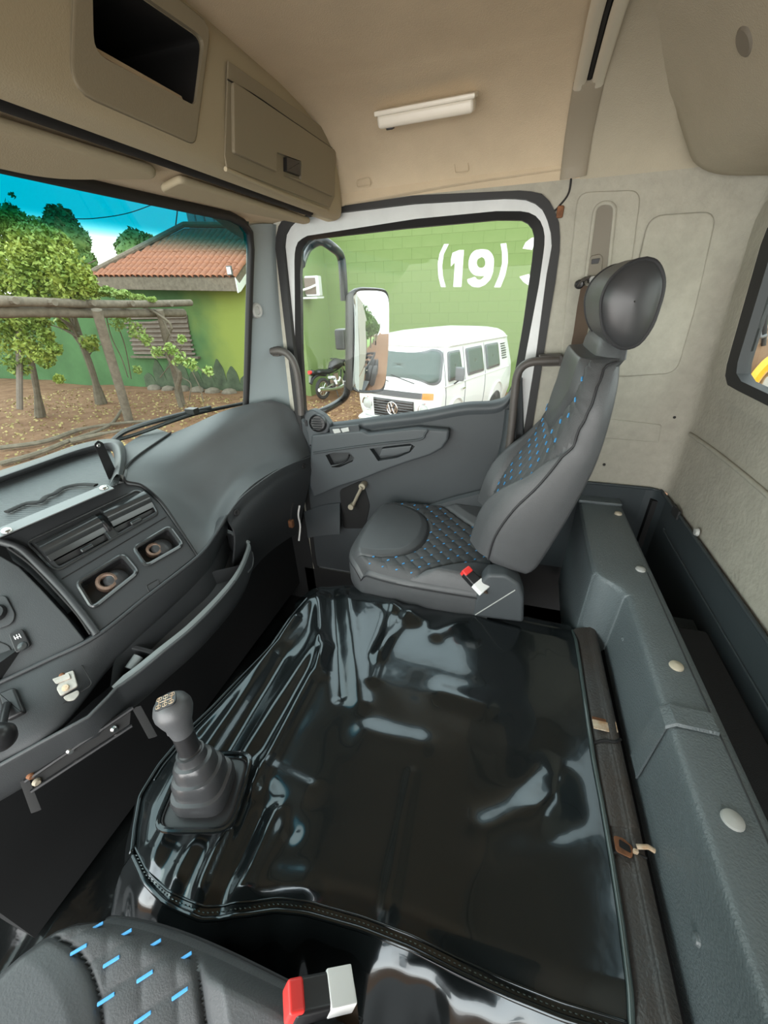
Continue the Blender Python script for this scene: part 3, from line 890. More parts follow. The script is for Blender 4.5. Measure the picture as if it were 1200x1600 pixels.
# ------------------------------------------------------------------ engine tunnel, its vinyl cover and the gear lever
ZT = 0.58
tun = thing('engine_tunnel', (-.15, .5, 0), 'engine tunnel under the vinyl cover with worn grained grey rear trim', 'engine tunnel')
bm = new(); box(bm, (-.14, .56, .28), (.80, .72, .56), None, .02); obj('body', bm, FLOORM, tun)
bm = new()
rows = []
for y, dz in ((-.3, 0), (.2, 0), (.42, 0), (.455, .004), (.60, .002), (.615, .004), (.80, .006), (.945, .004)):
    rows.append([(.232, y, ZT - .05), (.258, y, ZT - .018), (.274, y, ZT - .002 + dz), (.298, y, ZT + .008 + dz), (.303, y, ZT + .015 + dz), (.316, y, ZT + .017 + dz), (.320, y, ZT + .006), (.321, y, ZT - .08)])
surf(bm, rows, 80, 26)
obj('rear_trim', bm, PAD, tun)
rib('trim_split', [(.27, .60, ZT + .000), (.29, .605, ZT + .010), (.306, .60, ZT + .020), (.32, .61, ZT + .02)], .003, BLACKM, tun)
rib('trim_split', [(.27, .40, ZT + .002), (.298, .405, ZT + .012), (.32, .40, ZT + .018)], .002, BLACKM, tun)
for c0, m in (((0.294,0.635,0.592), CREAM),):
    o = V(c0)
    bm = new(); box(bm, o + V((-.004, 0, .003)), (.040, .022, .003), None, .001); lt = obj('latch_tongue', bm, m, tun)
    bm = new(); loop_tube(bm, rpoly([o + V((.012, -.012, .004)), o + V((.022, -.012, .008)), o + V((.022, .014, .008)), o + V((.012, .014, .004))], .003, 3), .002, 6); obj('latch_loop', bm, m, lt)
    bm = new(); box(bm, o + V((-.006, .014, .0005)), (.034, .012, .003), None, .001); obj('rusty_slot', bm, RUST, lt)
o = V((0.291,0.408,0.592))
bm = new(); prism(bm, rpoly([o + V((-.018, -.010, .0)), o + V((.006, -.014, .0)), o + V((.012, .004, .0)), o + V((-.002, .014, .0)), o + V((-.018, .014, .0))], .005), (0, 0, .003), .001); lt = obj('rusty_slot', bm, RUST, tun)
bm = new(); prism(bm, rpoly([o + V((-.012, -.002, .002)), o + V((.006, -.007, .002)), o + V((.006, .004, .002)), o + V((-.010, .010, .002))], .003), (0, 0, .002)); obj('slot_hole', bm, BLACKM, lt)
bm = new(); box(bm, o + V((.012, -.004, .008)), (.008, .006, .010), None, .002); obj('latch_stub', bm, CREAM, lt)
bm = new(); tube(bm, [o + V((.014, .002, .012)), o + V((.03, .004, .018)), o + V((.04, .002, .016))], .004, 8); obj('latch_pin', bm, CREAM, lt)

# fold lines of the loose vinyl: (x1, y1, x2, y2, height, width)
FOLDS = []
def fold(a, b, h, w):
    FOLDS.append((a[0], a[1], b[0], b[1], h * 1.15, w * 1.5))
fold((-0.53,0.898,0.58), (-0.404,0.646,0.58), .012, .012); fold((-0.404,0.646,0.58), (-0.401,0.362,0.58), .010, .010)
fold((-0.537,0.787,0.58), (-0.544,0.402,0.58), .012, .016); fold((-0.441,0.659,0.58), (-0.456,0.374,0.58), .010, .014)
fold((-0.547,0.716,0.58), (-0.586,0.422,0.58), .010, .010); fold((-0.514,0.594,0.58), (-0.504,0.382,0.58), -.010, .016)
fold((-0.418,0.895,0.58), (-0.276,0.598,0.58), .007, .016); fold((-0.475,0.896,0.58), (-0.331,0.603,0.58), -.006, .012)
fold((-0.331,0.934,0.58), (-0.209,0.875,0.58), .010, .020); fold((-0.199,0.922,0.58), (-0.249,0.734,0.58), .007, .014)
fold((-0.27,0.95,0.58), (-0.247,0.668,0.58), .006, .012); fold((-0.028,0.918,0.58), (-0.103,0.836,0.58), .006, .02)
fold((-0.332,0.273,0.58), (-0.332,0.165,0.58), .010, .012); fold((-0.359,0.26,0.58), (-0.35,0.152,0.58), -.008, .010)
fold((-0.408,0.221,0.58), (-0.396,0.131,0.58), .009, .008); fold((-0.454,0.217,0.58), (-0.449,0.135,0.58), .007, .010)
fold((-0.518,0.215,0.58), (-0.508,0.158,0.58), .007, .012); fold((-0.324,0.168,0.58), (-0.243,0.196,0.58), .010, .018)
fold((-0.096,0.404,0.58), (-0.09,0.236,0.58), .003, .010); fold((-0.203,0.482,0.58), (-0.115,0.485,0.58), .005, .022)
fold((-0.053,0.632,0.58), (0.025,0.627,0.58), .005, .018); fold((0.074,0.373,0.58), (0.166,0.442,0.58), .0085, .024); fold((0.16,0.437,0.58), (0.182,0.493,0.58), .006, .022)
fold((-0.404,0.354,0.58), (-0.308,0.343,0.58), .006, .014); fold((-0.365,0.315,0.58), (-0.3,0.277,0.58), -.005, .012)
def foldz(x, y):
    z = 0
    for x1, y1, x2, y2, h, w in FOLDS:
        dx, dy = x2 - x1, y2 - y1
        t = max(-.15, min(1.15, ((x - x1) * dx + (y - y1) * dy) / (dx * dx + dy * dy)))
        d2 = (x - x1 - t * dx) ** 2 + (y - y1 - t * dy) ** 2
        if d2 < 9 * w * w:
            z += h * math.exp(-d2 / (w * w))
    return z
NEAR = [(-0.56,0.162,0.58),(-0.507,0.138,0.58),(-0.449,0.125,0.58),(-0.378,0.125,0.58),(-0.321,0.146,0.58),(-0.265,0.17,0.58),(-0.212,0.181,0.58),(-0.127,0.189,0.58),(-0.044,0.191,0.58),(0.034,0.187,0.58),(0.105,0.185,0.58),(0.173,0.186,0.58),(0.221,0.19,0.58),(0.26,0.193,0.58)]
FAR = [(-0.558,0.874,0.58),(-0.535,0.924,0.58),(-0.475,0.95,0.58),(-0.362,0.959,0.58),(-0.228,0.955,0.58),(-0.102,0.957,0.58),(0.017,0.959,0.58),(0.131,0.955,0.58),(0.264,0.948,0.58)]
LEFT = [(-0.56,0.162,0.58),(-0.588,0.194,0.58),(-0.623,0.241,0.58),(-0.633,0.303,0.58),(-0.626,0.382,0.58),(-0.608,0.45,0.58),(-0.587,0.553,0.58),(-0.567,0.648,0.58),(-0.57,0.764,0.58),(-0.558,0.874,0.58)]
RIGHT = [(0.26,0.193,0.58),(0.262,0.228,0.58),(0.265,0.301,0.58),(0.266,0.383,0.58),(0.265,0.484,0.58),(0.262,0.57,0.58),(0.263,0.677,0.58),(0.264,0.787,0.58),(0.264,0.898,0.58),(0.264,0.948,0.58)]
NU, NVv = 220, 220
near, far, left, right = lin(NEAR, NU + 1), lin(FAR, NU + 1), lin(LEFT, NVv + 1), lin(RIGHT, NVv + 1)
def sm(a):
    b = a[:]
    for _ in range(6):
        b = [b[0]] + [(b[i - 1] + b[i] * 2 + b[i + 1]) / 4 for i in range(1, len(b) - 1)] + [b[-1]]
    return b
near, far, left, right = sm(near), sm(far), sm(left), sm(right)
rows = []
for j in range(NVv + 1):
    v = j / NVv
    r = []
    for i in range(NU + 1):
        u = i / NU
        p = near[i] * (1 - v) + far[i] * v + left[j] * (1 - u) + right[j] * u - (near[0] * (1 - u) * (1 - v) + near[-1] * u * (1 - v) + far[0] * (1 - u) * v + far[-1] * u * v)
        e = min(v * 14, (1 - v) * 12, u * 14, 1)
        e = e * e * (3 - 2 * e)
        n1 = noise.noise(V((p.x * 5, p.y * 5, 1.3))) * .0018 + noise.noise(V((p.x * 13, p.y * 13, 4.1))) * .0011
        edge = .006 * (1 - max(0, min(1, (1 - u) * 20)))
        z = ZT - .014 * (1 - e) + foldz(p.x, p.y) * min(1, .35 + e) + n1
        r.append(V((p.x, p.y, z)))
    rows.append(r)
top_rows = rows
cov = thing('vinyl_cover', (-.15, .5, ZT), 'glossy wrinkled black vinyl cover with welted edges draped over the engine tunnel', 'cover')
bm = new()
grid(bm, rows)
obj('top_sheet', bm, VINYL, cov, smooth=180)
nz = [r for r in rows[0]]
# skirts falling from the near edge and from the front edge
def skirt(edge, out, drop, waves, amp, seed, k0=0.0):
    n = len(edge)
    rws = []
    for s in range(26):
        t = s / 25
        r = []
        for i, p in enumerate(edge):
            a, b = edge[max(i - 1, 0)], edge[min(i + 1, n - 1)]
            d = (b - a).normalized()
            nrm = V((d.y, -d.x, 0)) * out
            L = i / n * waves
            w = (math.sin(L * 6.28 + seed) + .6 * math.sin(L * 14.3 + seed * 2.1) + .8 * noise.noise(V((L * 3.1, t * 1.4, seed)))) * amp * t ** .8
            dist = .006 * math.sin(t * 3.14) + (.10 * t ** .55) + w
            r.append(V((p.x, p.y, p.z)) + nrm * dist + V((0, 0, -drop * t - k0 * 0)))
        rws.append(r)
    return rws
b2 = new(); grid(b2, skirt(lin(nz, 160), 1, .34, 5.5, .026, .7)); obj('near_skirt', b2, VINYL, cov, smooth=180)
fe = [rows[j][0] for j in range(NVv + 1)]
b2 = new(); grid(b2, skirt(lin(fe, 160), -1, .5, 4, .022, 2.2)); obj('front_skirt', b2, VINYL, cov, smooth=180)
fe = [p for p in rows[-1]]
b2 = new(); grid(b2, skirt(lin(fe, 120), -1, .12, 5, .004, 1.2)); obj('far_skirt', b2, VINYL, cov, smooth=180)
# welts: rolled bead with a stitched flange
def welt(name, pts, r, m):
    b = new(); tube(b, pts, r, 8); return obj(name, b, m, cov, smooth=180)
up1 = V((0, 0, .003))
welt('welt', [rows[0][i] + up1 for i in range(0, NU + 1, 2)], .0042, VINYL)
welt('welt', [rows[j][0] + up1 for j in range(0, NVv + 1, 2)], .0042, VINYL)
welt('welt', [rows[j][-1] + V((.002, 0, .002)) for j in range(0, NVv + 1, 2)], .0048, PIPING)
welt('welt', [rows[j][0] * .5 + rows[j][3] * .5 + V((.006, 0, .003)) for j in range(40, NVv + 1, 2)], .002, VINYL)
welt('welt', [rows[3][i] + V((0, .004, .002)) for i in range(0, NU + 1, 2)], .002, VINYL)
b2 = new()
for i in range(4, NU, 2):
    p = rows[1][i]
    box(b2, p + V((0, .004, .0035)), (.0035, .0012, .001))
sti = obj('seam_stitches', b2, PIPING, cov); tag(sti, kind='stuff')

# black vinyl floor lining in front of the tunnel
bm = new()
rr = []
for j in range(40):
    r = []
    for i in range(40):
        x = -1.25 + .75 * i / 39
        y = -.35 + 1.55 * j / 39
        z = .03 + .05 * noise.noise(V((x * 4, y * 4, 2))) + .025 * noise.noise(V((x * 11, y * 9, 5)))
        if x < -1.0: z += (-1.0 - x) * 1.0
        r.append((x, y, max(.004, z + .02)))
    rr.append(r)
grid(bm, rr)
tag(obj('floor_lining', bm, VINYLF, None, smooth=180), 'crumpled black vinyl lining on the dark footwell floor beside the tunnel', 'floor mat')

# gear lever
GB = V((-0.476,0.276,0.6))
GK = V((-0.51,0.305,0.8))
gl = thing('gear_lever', GB, 'grey gear lever with round shift-pattern knob and rubber bellows on the vinyl cover', 'gear lever')
AX = (GK - GB).normalized()
ex = V((.95, .28, 0)); ex = (ex - AX * ex.dot(AX)).normalized(); ey = AX.cross(ex)
def sq(o, a, b, n=32, k=.45, xd=ex, yd=ey):
    out = []
    for i in range(n):
        t = 2 * math.pi * i / n
        c, s = math.cos(t), math.sin(t)
        out.append(o + xd * (a * math.copysign(abs(c) ** k, c)) + yd * (b * math.copysign(abs(s) ** k, s)))
    return out
H0 = V((0, 0, 1))
fx, fy = V((.96, .28, 0)).normalized(), V((-.28, .96, 0)).normalized()
bm = new()
b_rows = [sq(GB + V((0, 0, -.03)), .068, .064, k=.35, xd=fx, yd=fy), sq(GB + V((0, 0, .004)), .068, .064, k=.35, xd=fx, yd=fy), sq(GB + V((0, 0, .008)), .062, .058, k=.35, xd=fx, yd=fy)]
vs = grid(bm, b_rows, closed=True); bm.faces.new(vs[-1])
obj('base_plate', bm, BLACK, gl)
bm = new(); loop_tube(bm, sq(GB + V((.004, 0, .014)), .072, .068, k=.35, xd=fx, yd=fy), .005, 8); obj('cutout_welt', bm, VINYL, gl)
bm = new()
prof = [(0.0, .050, .047), (.020, .054, .051), (.028, .052, .049), (.030, .046, .043), (.050, .047, .044), (.058, .044, .041), (.060, .038, .036), (.078, .038, .036), (.086, .034, .032), (.088, .027, .026), (.096, .025, .025), (.105, .0250, .0250)]
vs = grid(bm, [sq(GB + V((0, 0, .006)) + AX * h, a, b, k=.5 + .5 * min(1, h / .09), xd=(fx * (1 - min(1, h / .08)) + ex * min(1, h / .08)).normalized(), yd=(fy * (1 - min(1, h / .08)) + ey * min(1, h / .08)).normalized()) for h, a, b in prof], closed=True)
bm.faces.new(vs[-1])
obj('bellows', bm, BOOT, gl, smooth=30)
LN = (GK - GB).length
bm = new(); lathe(bm, [(.022, .10), (.0215, .112), (.019, .114), (.0185, LN - .035)], GB, AX, 24); obj('shaft', bm, BLACK, gl)
bm = new(); lathe(bm, [(0, -.052), (.019, -.050), (.021, -.040), (.0225, -.028), (.028, -.014), (.0325, .0), (.0325, .010), (.028, .022), (.020, .029), (.010, .0315), (0, .032)], GK, AX, 32); kb = obj('knob', bm, KNOB, gl, smooth=60)
bm = new(); box(bm, GK + AX * -.046 - ex * .022, (.012, .008, .012), axes(ex, AX), .002); obj('splitter_tab', bm, KNOB, kb)
# shift pattern set into the knob's top
tn = (AX + V((0, -.25, .2))).normalized()
tx = V((.80, .60, 0)); tx = (tx - tn * tx.dot(tn)).normalized(); ty = tn.cross(tx)
KT = GK + V((0, 0, .004)) + tn * .0275
bm = new(); prism(bm, rpoly([KT - tx * .019 - ty * .014, KT + tx * .019 - ty * .014, KT + tx * .017 + ty * .014, KT - tx * .017 + ty * .014], .008), tn * .003, .001); pt = obj('pattern_plate', bm, BLACK, kb)
bm = new()
for k in (-1, 0, 1):
    for s in (-1, 1):
        c0 = KT + tx * (.011 * k) + ty * (.008 * s) + tn * .0035
        loop_tube(bm, sq(c0, .0042, .0034, 12, .7, tx, ty), .0005, 4)
    tube(bm, [KT + tx * (.011 * k) - ty * .0045 + tn * .0033, KT + tx * (.011 * k) + ty * .0045 + tn * .0033], .0006, 4)
tube(bm, [KT - tx * .011 + tn * .0033, KT + tx * .011 + tn * .0033], .0006, 4)
obj('shift_lines', bm, CREAM, pt)
for ch, k, s in (('R', -1, 1), ('2', -1, -1), ('1', 0, 1), ('4', 0, -1), ('3', 1, 1), ('5', 1, -1)):
    text_mesh('shift_mark', ch, .0062, CREAM, KT + tx * (.011 * k) + ty * (.008 * s) + tn * .0035, tx, ty, .0003, parent=pt)

# ------------------------------------------------------------------ dashboard
NC = (V((-0.795,0.71,0.82)) - V((-1.023,0.76,1))).cross(V((-0.849,0.426,0.78)) - V((-0.795,0.71,0.82))).normalized()
if NC.z < 0: NC = -NC
NL = (V((-0.946,0.278,0.765)) - V((-0.845,0.421,0.776))).cross(V((-1.091,0.462,0.966)) - V((-0.845,0.421,0.776))).normalized()
if NL.z < 0: NL = -NL
def lift(pts, d, n=None):
    return [V(p) + (NC if n is None else n) * d for p in pts]
RIBM = bpy.data.materials.new('ribbed_rubber')
RIBM.use_nodes = True
_n, _l = RIBM.node_tree.nodes, RIBM.node_tree.links
_b = _n['Principled BSDF']
_b.inputs['Base Color'].default_value = (.085, .095, .098, 1)
_b.inputs['Roughness'].default_value = .45
_t = _n.new('ShaderNodeTexCoord'); _w = _n.new('ShaderNodeTexWave')
_mp = _n.new('ShaderNodeMapping'); _mp.inputs['Rotation'].default_value = (0, 0, R(-22))
_w.bands_direction = 'Y'; _w.inputs['Scale'].default_value = 38
_bp = _n.new('ShaderNodeBump'); _bp.inputs['Strength'].default_value = .8; _bp.inputs['Distance'].default_value = .003
_l.new(_t.outputs['Object'], _mp.inputs['Vector']); _l.new(_mp.outputs[0], _w.inputs['Vector'])
_l.new(_w.outputs['Fac'], _bp.inputs['Height']); _l.new(_bp.outputs[0], _b.inputs['Normal'])

dash = thing('dashboard', (-.9, .7, .3), 'grey and black moulded dashboard wrapping round under the windscreen', 'dashboard')
bm = new()
surf(bm, [
    [(-1.15,1.088,1.025)] + [(-1.09,0.86,1.016)] + [(-1.023,0.762,1.001),(-0.987,0.778,0.979),(-0.933,0.772,0.938),(-0.866,0.744,0.881),(-0.788,0.708,0.814)],
    [(-1.08,1.126,1.053)] + [(-1.03,0.954,1.013)] + [(-0.985,0.914,0.966)] + [(-0.945,0.904,0.925)] + [(-0.905,0.894,0.876)] + [(-0.86,0.87,0.841)] + [(-0.8,0.814,0.831)],
    [(-0.97,1.178,1.096)] + [(-0.94,1.106,1.058)] + [(-0.92,1.097,1.011)] + [(-0.9,1.08,0.972)] + [(-0.875,1.055,0.936)] + [(-0.85,1.026,0.903)] + [(-0.8,0.964,0.882)],
    [(-0.92,1.286,1.099)] + [(-0.9,1.29,1.075)] + [(-0.885,1.282,1.028)] + [(-0.87,1.261,0.985)] + [(-0.85,1.229,0.946)] + [(-0.825,1.186,0.912)] + [(-0.785,1.123,0.894)],
    [(-0.87,1.339,1.096)] + [(-0.85,1.373,1.081)] + [(-0.83,1.414,1.043)] + [(-0.815,1.426,0.99)] + [(-0.8,1.427,0.936)] + [(-0.785,1.416,0.898)] + [(-0.767,1.4,0.86)]], 60, 50)
slab(bm, .008, (-.5, .2, -1))
obj('top_pad', bm, DASH, dash, smooth=60)
bm = new()
surf(bm, [
    [(-1.3,1.159,1.02)] + [(-1.26,0.97,1.007)] + [(-1.2,0.89,0.985)] + [(-1.036,0.746,1.005)],
    [(-1.15,1.089,1.029)] + [(-1.09,0.859,1.02)] + [(-1.037,0.777,1.015),(-1.024,0.756,0.999)]], 6, 24)
thick(bm, .006)
obj('tray_end', bm, DASH, dash)
# passenger knee panel with two fixing holes
low = [(-0.767,1.404,0.852)] + [(-0.775,1.252,0.878)] + [(-0.785,1.125,0.888)] + [(-0.8,0.966,0.876)] + [(-0.8,0.872,0.853)]
low2 = [(-0.775,1.378,0.746)] + [(-0.785,1.239,0.772)] + [(-0.79,1.1,0.784)] + [(-0.79,0.954,0.768)] + [(-0.79,0.869,0.755)]
low3 = [V(p) + V((-.10, .0, -.28)) for p in low2]
bm = new()
surf(bm, [low, [V(p) + V((.003, 0, -.004)) for p in low], [V(a).lerp(V(b), .25) + V((.004, 0, 0)) for a, b in zip(low, low2)], low2, low3], 30, 40)
slab(bm, .006, (-1, 0, 0))
obj('knee_panel', bm, DASHD, dash)
rib('pad_seam', [V(p) + V((.002, -.002, .001)) for p in low], .003, DASH, dash)
for p in ((-0.765,1.331,0.838), (-0.79,0.909,0.846)):
    bm = new(); lathe(bm, [(0, .001), (.008, .003), (.011, .0), (.011, -.01)], p, (.9, -.3, .2), 18); obj('fixing_hole', bm, BLACKM, dash)

# centre console
CPOLY = [(-1.098,0.471,0.974),(-1.08,0.549,0.982),(-1.055,0.634,0.988),(-1.036,0.718,0.998),(-1.022,0.761,0.999),(-0.985,0.775,0.977),(-0.931,0.769,0.935),(-0.864,0.741,0.879),(-0.79,0.708,0.816),(-0.848,0.425,0.779),(-0.89,0.439,0.814),(-0.944,0.452,0.856),(-1.006,0.466,0.906),(-1.057,0.472,0.944)]
bm = new(); prism(bm, CPOLY, -NC * .12, .004); cc = obj('centre_console', bm, CONSOLE, dash)
for pts in ([(-1.044,0.509,0.945),(-1.01,0.625,0.953),(-0.954,0.609,0.907),(-0.986,0.493,0.898)], [(-1.003,0.651,0.955),(-0.969,0.757,0.96),(-0.924,0.743,0.923),(-0.951,0.634,0.912)]):
    c = new(); prism(c, rpoly(lift(pts, .02), .006), -NC * .075); cut(cc, c, BLACKM)
for pts in ([(-0.935,0.49,0.86),(-0.909,0.591,0.87),(-0.869,0.579,0.837),(-0.886,0.469,0.819)], [(-0.901,0.628,0.875),(-0.876,0.721,0.883),(-0.834,0.704,0.846),(-0.863,0.613,0.842)]):
    c = new(); prism(c, rpoly(lift(pts, .02), .010), -NC * .05); cut(cc, c, BLACK)
def rim(name, pts, r, rad, m, up=0.001):
    b = new(); loop_tube(b, rpoly(lift(pts, up), rad, 6), r, 8); return obj(name, b, m, dash)
rim('vent_rim', [(-1.061,0.496,0.954),(-0.989,0.76,0.975),(-0.96,0.764,0.955),(-0.917,0.74,0.917),(-0.946,0.627,0.907),(-0.98,0.486,0.892),(-0.997,0.482,0.903)], .0035, .012, GLOSSP)
rim('pocket_rim', [(-0.939,0.486,0.863),(-0.912,0.597,0.874),(-0.865,0.583,0.835),(-0.884,0.462,0.816)], .0055, .014, GLOSSP)
rim('pocket_rim', [(-0.905,0.625,0.876),(-0.879,0.728,0.886),(-0.829,0.708,0.844),(-0.86,0.607,0.839)], .0055, .014, GLOSSP)
rim('emblem_mark', [(-0.834,0.57,0.809),(-0.824,0.599,0.81),(-0.815,0.592,0.801),(-0.821,0.561,0.798)], .0012, .004, BLACK, .0005)
rib('console_seam', lift([(-0.965,0.475,0.878),(-0.934,0.602,0.891),(-0.899,0.746,0.906)], .0008), .0014, BLACKM, dash)
rib('console_edge', lift([(-1.095,0.466,0.97),(-1.059,0.477,0.947),(-1.006,0.469,0.907),(-0.944,0.456,0.857),(-0.889,0.44,0.813),(-0.846,0.425,0.777)], .004), .009, CONSOLE, dash)
rib('console_groove', lift([(-1.073,0.464,0.954),(-1.02,0.462,0.915),(-0.952,0.448,0.861),(-0.896,0.434,0.816),(-0.855,0.418,0.782)], .006), .003, BLACKM, dash)
rib('pad_groove', lift([(-1.15,1.089,1.029)] + [(-1.09,0.858,1.018)] + [(-1.025,0.763,1.002),(-0.988,0.779,0.98),(-0.932,0.774,0.937),(-0.865,0.745,0.881),(-0.788,0.708,0.814)], .004), .003, BLACKM, dash, 60)
# louvre barrels with thumb tabs and the wheel between them
for a, b, tb in (((-1.019,0.495,0.923), (-0.984,0.626,0.934), (-0.973,0.561,0.908)), ((-0.982,0.644,0.938), (-0.949,0.755,0.945), (-0.941,0.686,0.919))):
    a, b = V(a), V(b)
    d = (b - a).normalized(); w = NC.cross(d); w = w if w.z > 0 else -w
    bm = new(); tube(bm, [a + w * .014 + NC * .000, b + w * .014 + NC * .000], .023, 24); lv = obj('vent_louvre', bm, GLOSSP, dash)
    bm = new(); box(bm, (a + b) / 2 - w * .013 + NC * .004, ((b - a).length, .016, .004), axes(d, NC * .8 - w * .5), .001); obj('louvre_blade', bm, GLOSSP, lv)
    bm = new(); box(bm, (a + b) / 2 - w * .026 - NC * .012, ((b - a).length, .016, .004), axes(d, NC * .8 - w * .5), .001); obj('louvre_blade', bm, BLACK, lv)
    bm = new(); box(bm, V(tb) + NC * .002, (.030, .012, .010), axes(d, NC), .004, 3); obj('louvre_tab', bm, GLOSSP, lv)
a = V((-0.991,0.628,0.94)); d = (V((-0.949,0.755,0.945)) - V((-1.019,0.495,0.923))).normalized(); w = NC.cross(d)
bm = new(); prism(bm, rpoly(lift([(-1.009,0.628,0.953),(-1.004,0.647,0.955),(-0.946,0.632,0.908),(-0.95,0.61,0.905)], .003), .004), -NC * .03, .003); obj('vent_divider', bm, GLOSSP, dash)
bm = new(); lathe(bm, [(0, .006), (.022, .006), (.026, .003), (.026, -.003), (.022, -.006), (0, -.006)], V((-0.981,0.629,0.933)) - NC * .010, d, 28); obj('thumb_wheel', bm, BLACK, dash)
# rusty sockets and bright worn bowls of the two ashtray pockets
for c0, rr, bowl in (((-0.903,0.529,0.848), .024, (-0.886,0.563,0.845)), ((-0.874,0.659,0.863), .020, (-0.86,0.693,0.862))):
    o = V(c0) - NC * .020
    bm = new(); lathe(bm, [(rr * .55, -.035), (rr * .58, .008), (rr * .72, .011), (rr * .96, .009), (rr, .003), (rr * .9, -.035)], o, NC, 24, cap=False); so = obj('socket_ring', bm, RUSTL, dash)
    bm = new(); lathe(bm, [(0, -.02), (rr * .56, -.018)], o, NC, 18); obj('socket_hole', bm, RUST, so)
    bm = new(); o2 = V(c0) * .35 + V(bowl) * .65 - NC * .016
    lathe(bm, [(.0, .004), (.014, .004), (.024, .0), (.030, -.012)], o2, NC + d * .25, 24); obj('pocket_bowl', bm, BOOT, dash)

# left instrument panel with dial and switch
LP = [(-1.145,0.425,0.982),(-1.078,0.445,0.948),(-1.04,0.448,0.923),(-0.983,0.437,0.879),(-0.91,0.42,0.82),(-0.861,0.405,0.778),(-0.908,0.331,0.769),(-0.948,0.28,0.767),(-0.984,0.231,0.765)]
bm = new(); prism(bm, lift(LP, -.004, NL), -NL * .06, .003); obj('switch_panel', bm, DASHD, dash)
bm = new(); prism(bm, rpoly(lift([(-0.98,0.345,0.826),(-0.965,0.364,0.826),(-0.936,0.349,0.797),(-0.95,0.326,0.794)], -.002, NL), .006), NL * .006, .002); sw = obj('rocker_switch', bm, BLACK, dash)
bm = new(); lathe(bm, [(0, .004), (.008, .003), (.010, 0)], V((-0.947,0.341,0.801)) + NL * .003, NL, 18); obj('switch_nub', bm, GLOSSP, sw)
bm = new()
for a, b in (((23, 992), (25, 999)), ((28, 990), (31, 998)), ((33, 989), (36, 996)), ((24, 996), (34, 992)), ((28, 996), (29, 1001))):
    pass
sp = [(-0.97,0.347,0.819),(-0.963,0.344,0.813),(-0.967,0.351,0.82),(-0.96,0.347,0.813),(-0.964,0.354,0.82),(-0.957,0.351,0.813),(-0.966,0.344,0.815),(-0.96,0.353,0.816)]
for i in (0, 2, 4, 6):
    tube(bm, [V(sp[i]) + NL * .0045, V(sp[i + 1]) + NL * .0045], .0008, 5)
obj('switch_symbol', bm, WHITEP, sw)
bm = new(); prism(bm, rpoly(lift([(-1.045,0.369,0.882),(-1.027,0.395,0.886),(-0.991,0.377,0.85),(-0.985,0.361,0.838),(-1.005,0.336,0.838)], -.003, NL), .012), NL * .004, .002); dl = obj('dial_base', bm, CONSOLE, dash)
bm = new(); lathe(bm, [(0, .012), (.016, .012), (.019, .006), (.020, 0)], V((-1.02,0.361,0.861)), NL, 24); obj('dial', bm, BLACK, dl)
rib('panel_outline', lift([(-0.996,0.324,0.824),(-0.969,0.328,0.808),(-0.954,0.315,0.791),(-0.967,0.298,0.791)], -.003, NL), .001, BLACKM, dash)

# band under the console, storage pocket with pale lip, lower body
band0 = [(-0.8,0.869,0.854)] + [(-0.797,0.796,0.825)] + [(-0.787,0.706,0.813),(-0.819,0.55,0.793),(-0.845,0.424,0.777)] + [(-0.897,0.345,0.769),(-0.945,0.277,0.764),(-0.983,0.23,0.763)]
band1 = [(-0.876,0.936,0.735)] + [(-0.835,0.82,0.725)] + [(-0.816,0.733,0.72),(-0.816,0.588,0.72)] + [(-0.832,0.425,0.7)] + [(-0.809,0.271,0.69),(-0.852,0.184,0.69),(-0.879,0.137,0.69)]
bm = new()
surf(bm, [[V(p) + V((-.03, 0, -.01)) for p in band0], band0, [V(a).lerp(V(b), .5) + V((.006, 0, .006)) for a, b in zip(band0, band1)], band1, [V(p) + V((-.02, 0, -.03)) for p in band1]], 20, 70)
obj('lower_band', bm, DASHD, dash)
rib('band_ridge', [V(p) + V((.003, 0, .002)) for p in band0], .005, DASHD, dash, 80)
lip = cr([(-0.895,0.957,0.732)] + [(-0.842,0.959,0.715)] + [(-0.803,0.947,0.702)] + [(-0.783,0.911,0.697)] + [(-0.75,0.81,0.69)] + [(-0.739,0.709,0.685)] + [(-0.744,0.587,0.68),(-0.759,0.495,0.68),(-0.771,0.424,0.68)] + [(-0.782,0.37,0.685)], 60)
back = cr([(-0.889,0.941,0.732)] + [(-0.863,0.889,0.73)] + [(-0.837,0.823,0.725)] + [(-0.816,0.733,0.72)] + [(-0.823,0.64,0.715)] + [(-0.833,0.51,0.71)] + [(-0.834,0.434,0.7)] + [(-0.784,0.368,0.692)], 60)
inn = [l.lerp(b, min(.25, .010 / max((l - b).length, .001))) for l, b in zip(lip, back)]
bm = new()
grid(bm, list(zip(*[(b, b + V((.004, 0, -.07)), i_ + V((-.006, 0, -.075)), i_ + V((0, 0, -.002))) for b, i_ in zip(back, inn)])))
obj('pocket_liner', bm, DASHD, dash)
bm = new()
grid(bm, list(zip(*[(i_ + V((0, 0, -.004)), i_ + V((0, 0, .002)), l + V((0, 0, .002)), l + V((.003, -.001, -.003)), l + V((.002, 0, -.012))) for i_, l in zip(inn, lip)])))
obj('pocket_lip', bm, SILVER, dash)
bm = new(); tube(bm, [(-0.898,0.955,0.733)] + [(-0.849,0.955,0.719)] + [(-0.8,0.943,0.705)], .006, 8, 10); obj('pocket_lip', bm, SILVER, dash)
for k in (22, 46):
    a, b = back[k], inn[k]
    bm = new(); prism(bm, [a + V((0, 0, -.02)), b + V((0, 0, -.03)), b + V((0, 0, -.075)), a + V((0, 0, -.07))], V((.004, .012, 0)), .002); obj('pocket_divider', bm, DASHD, dash)
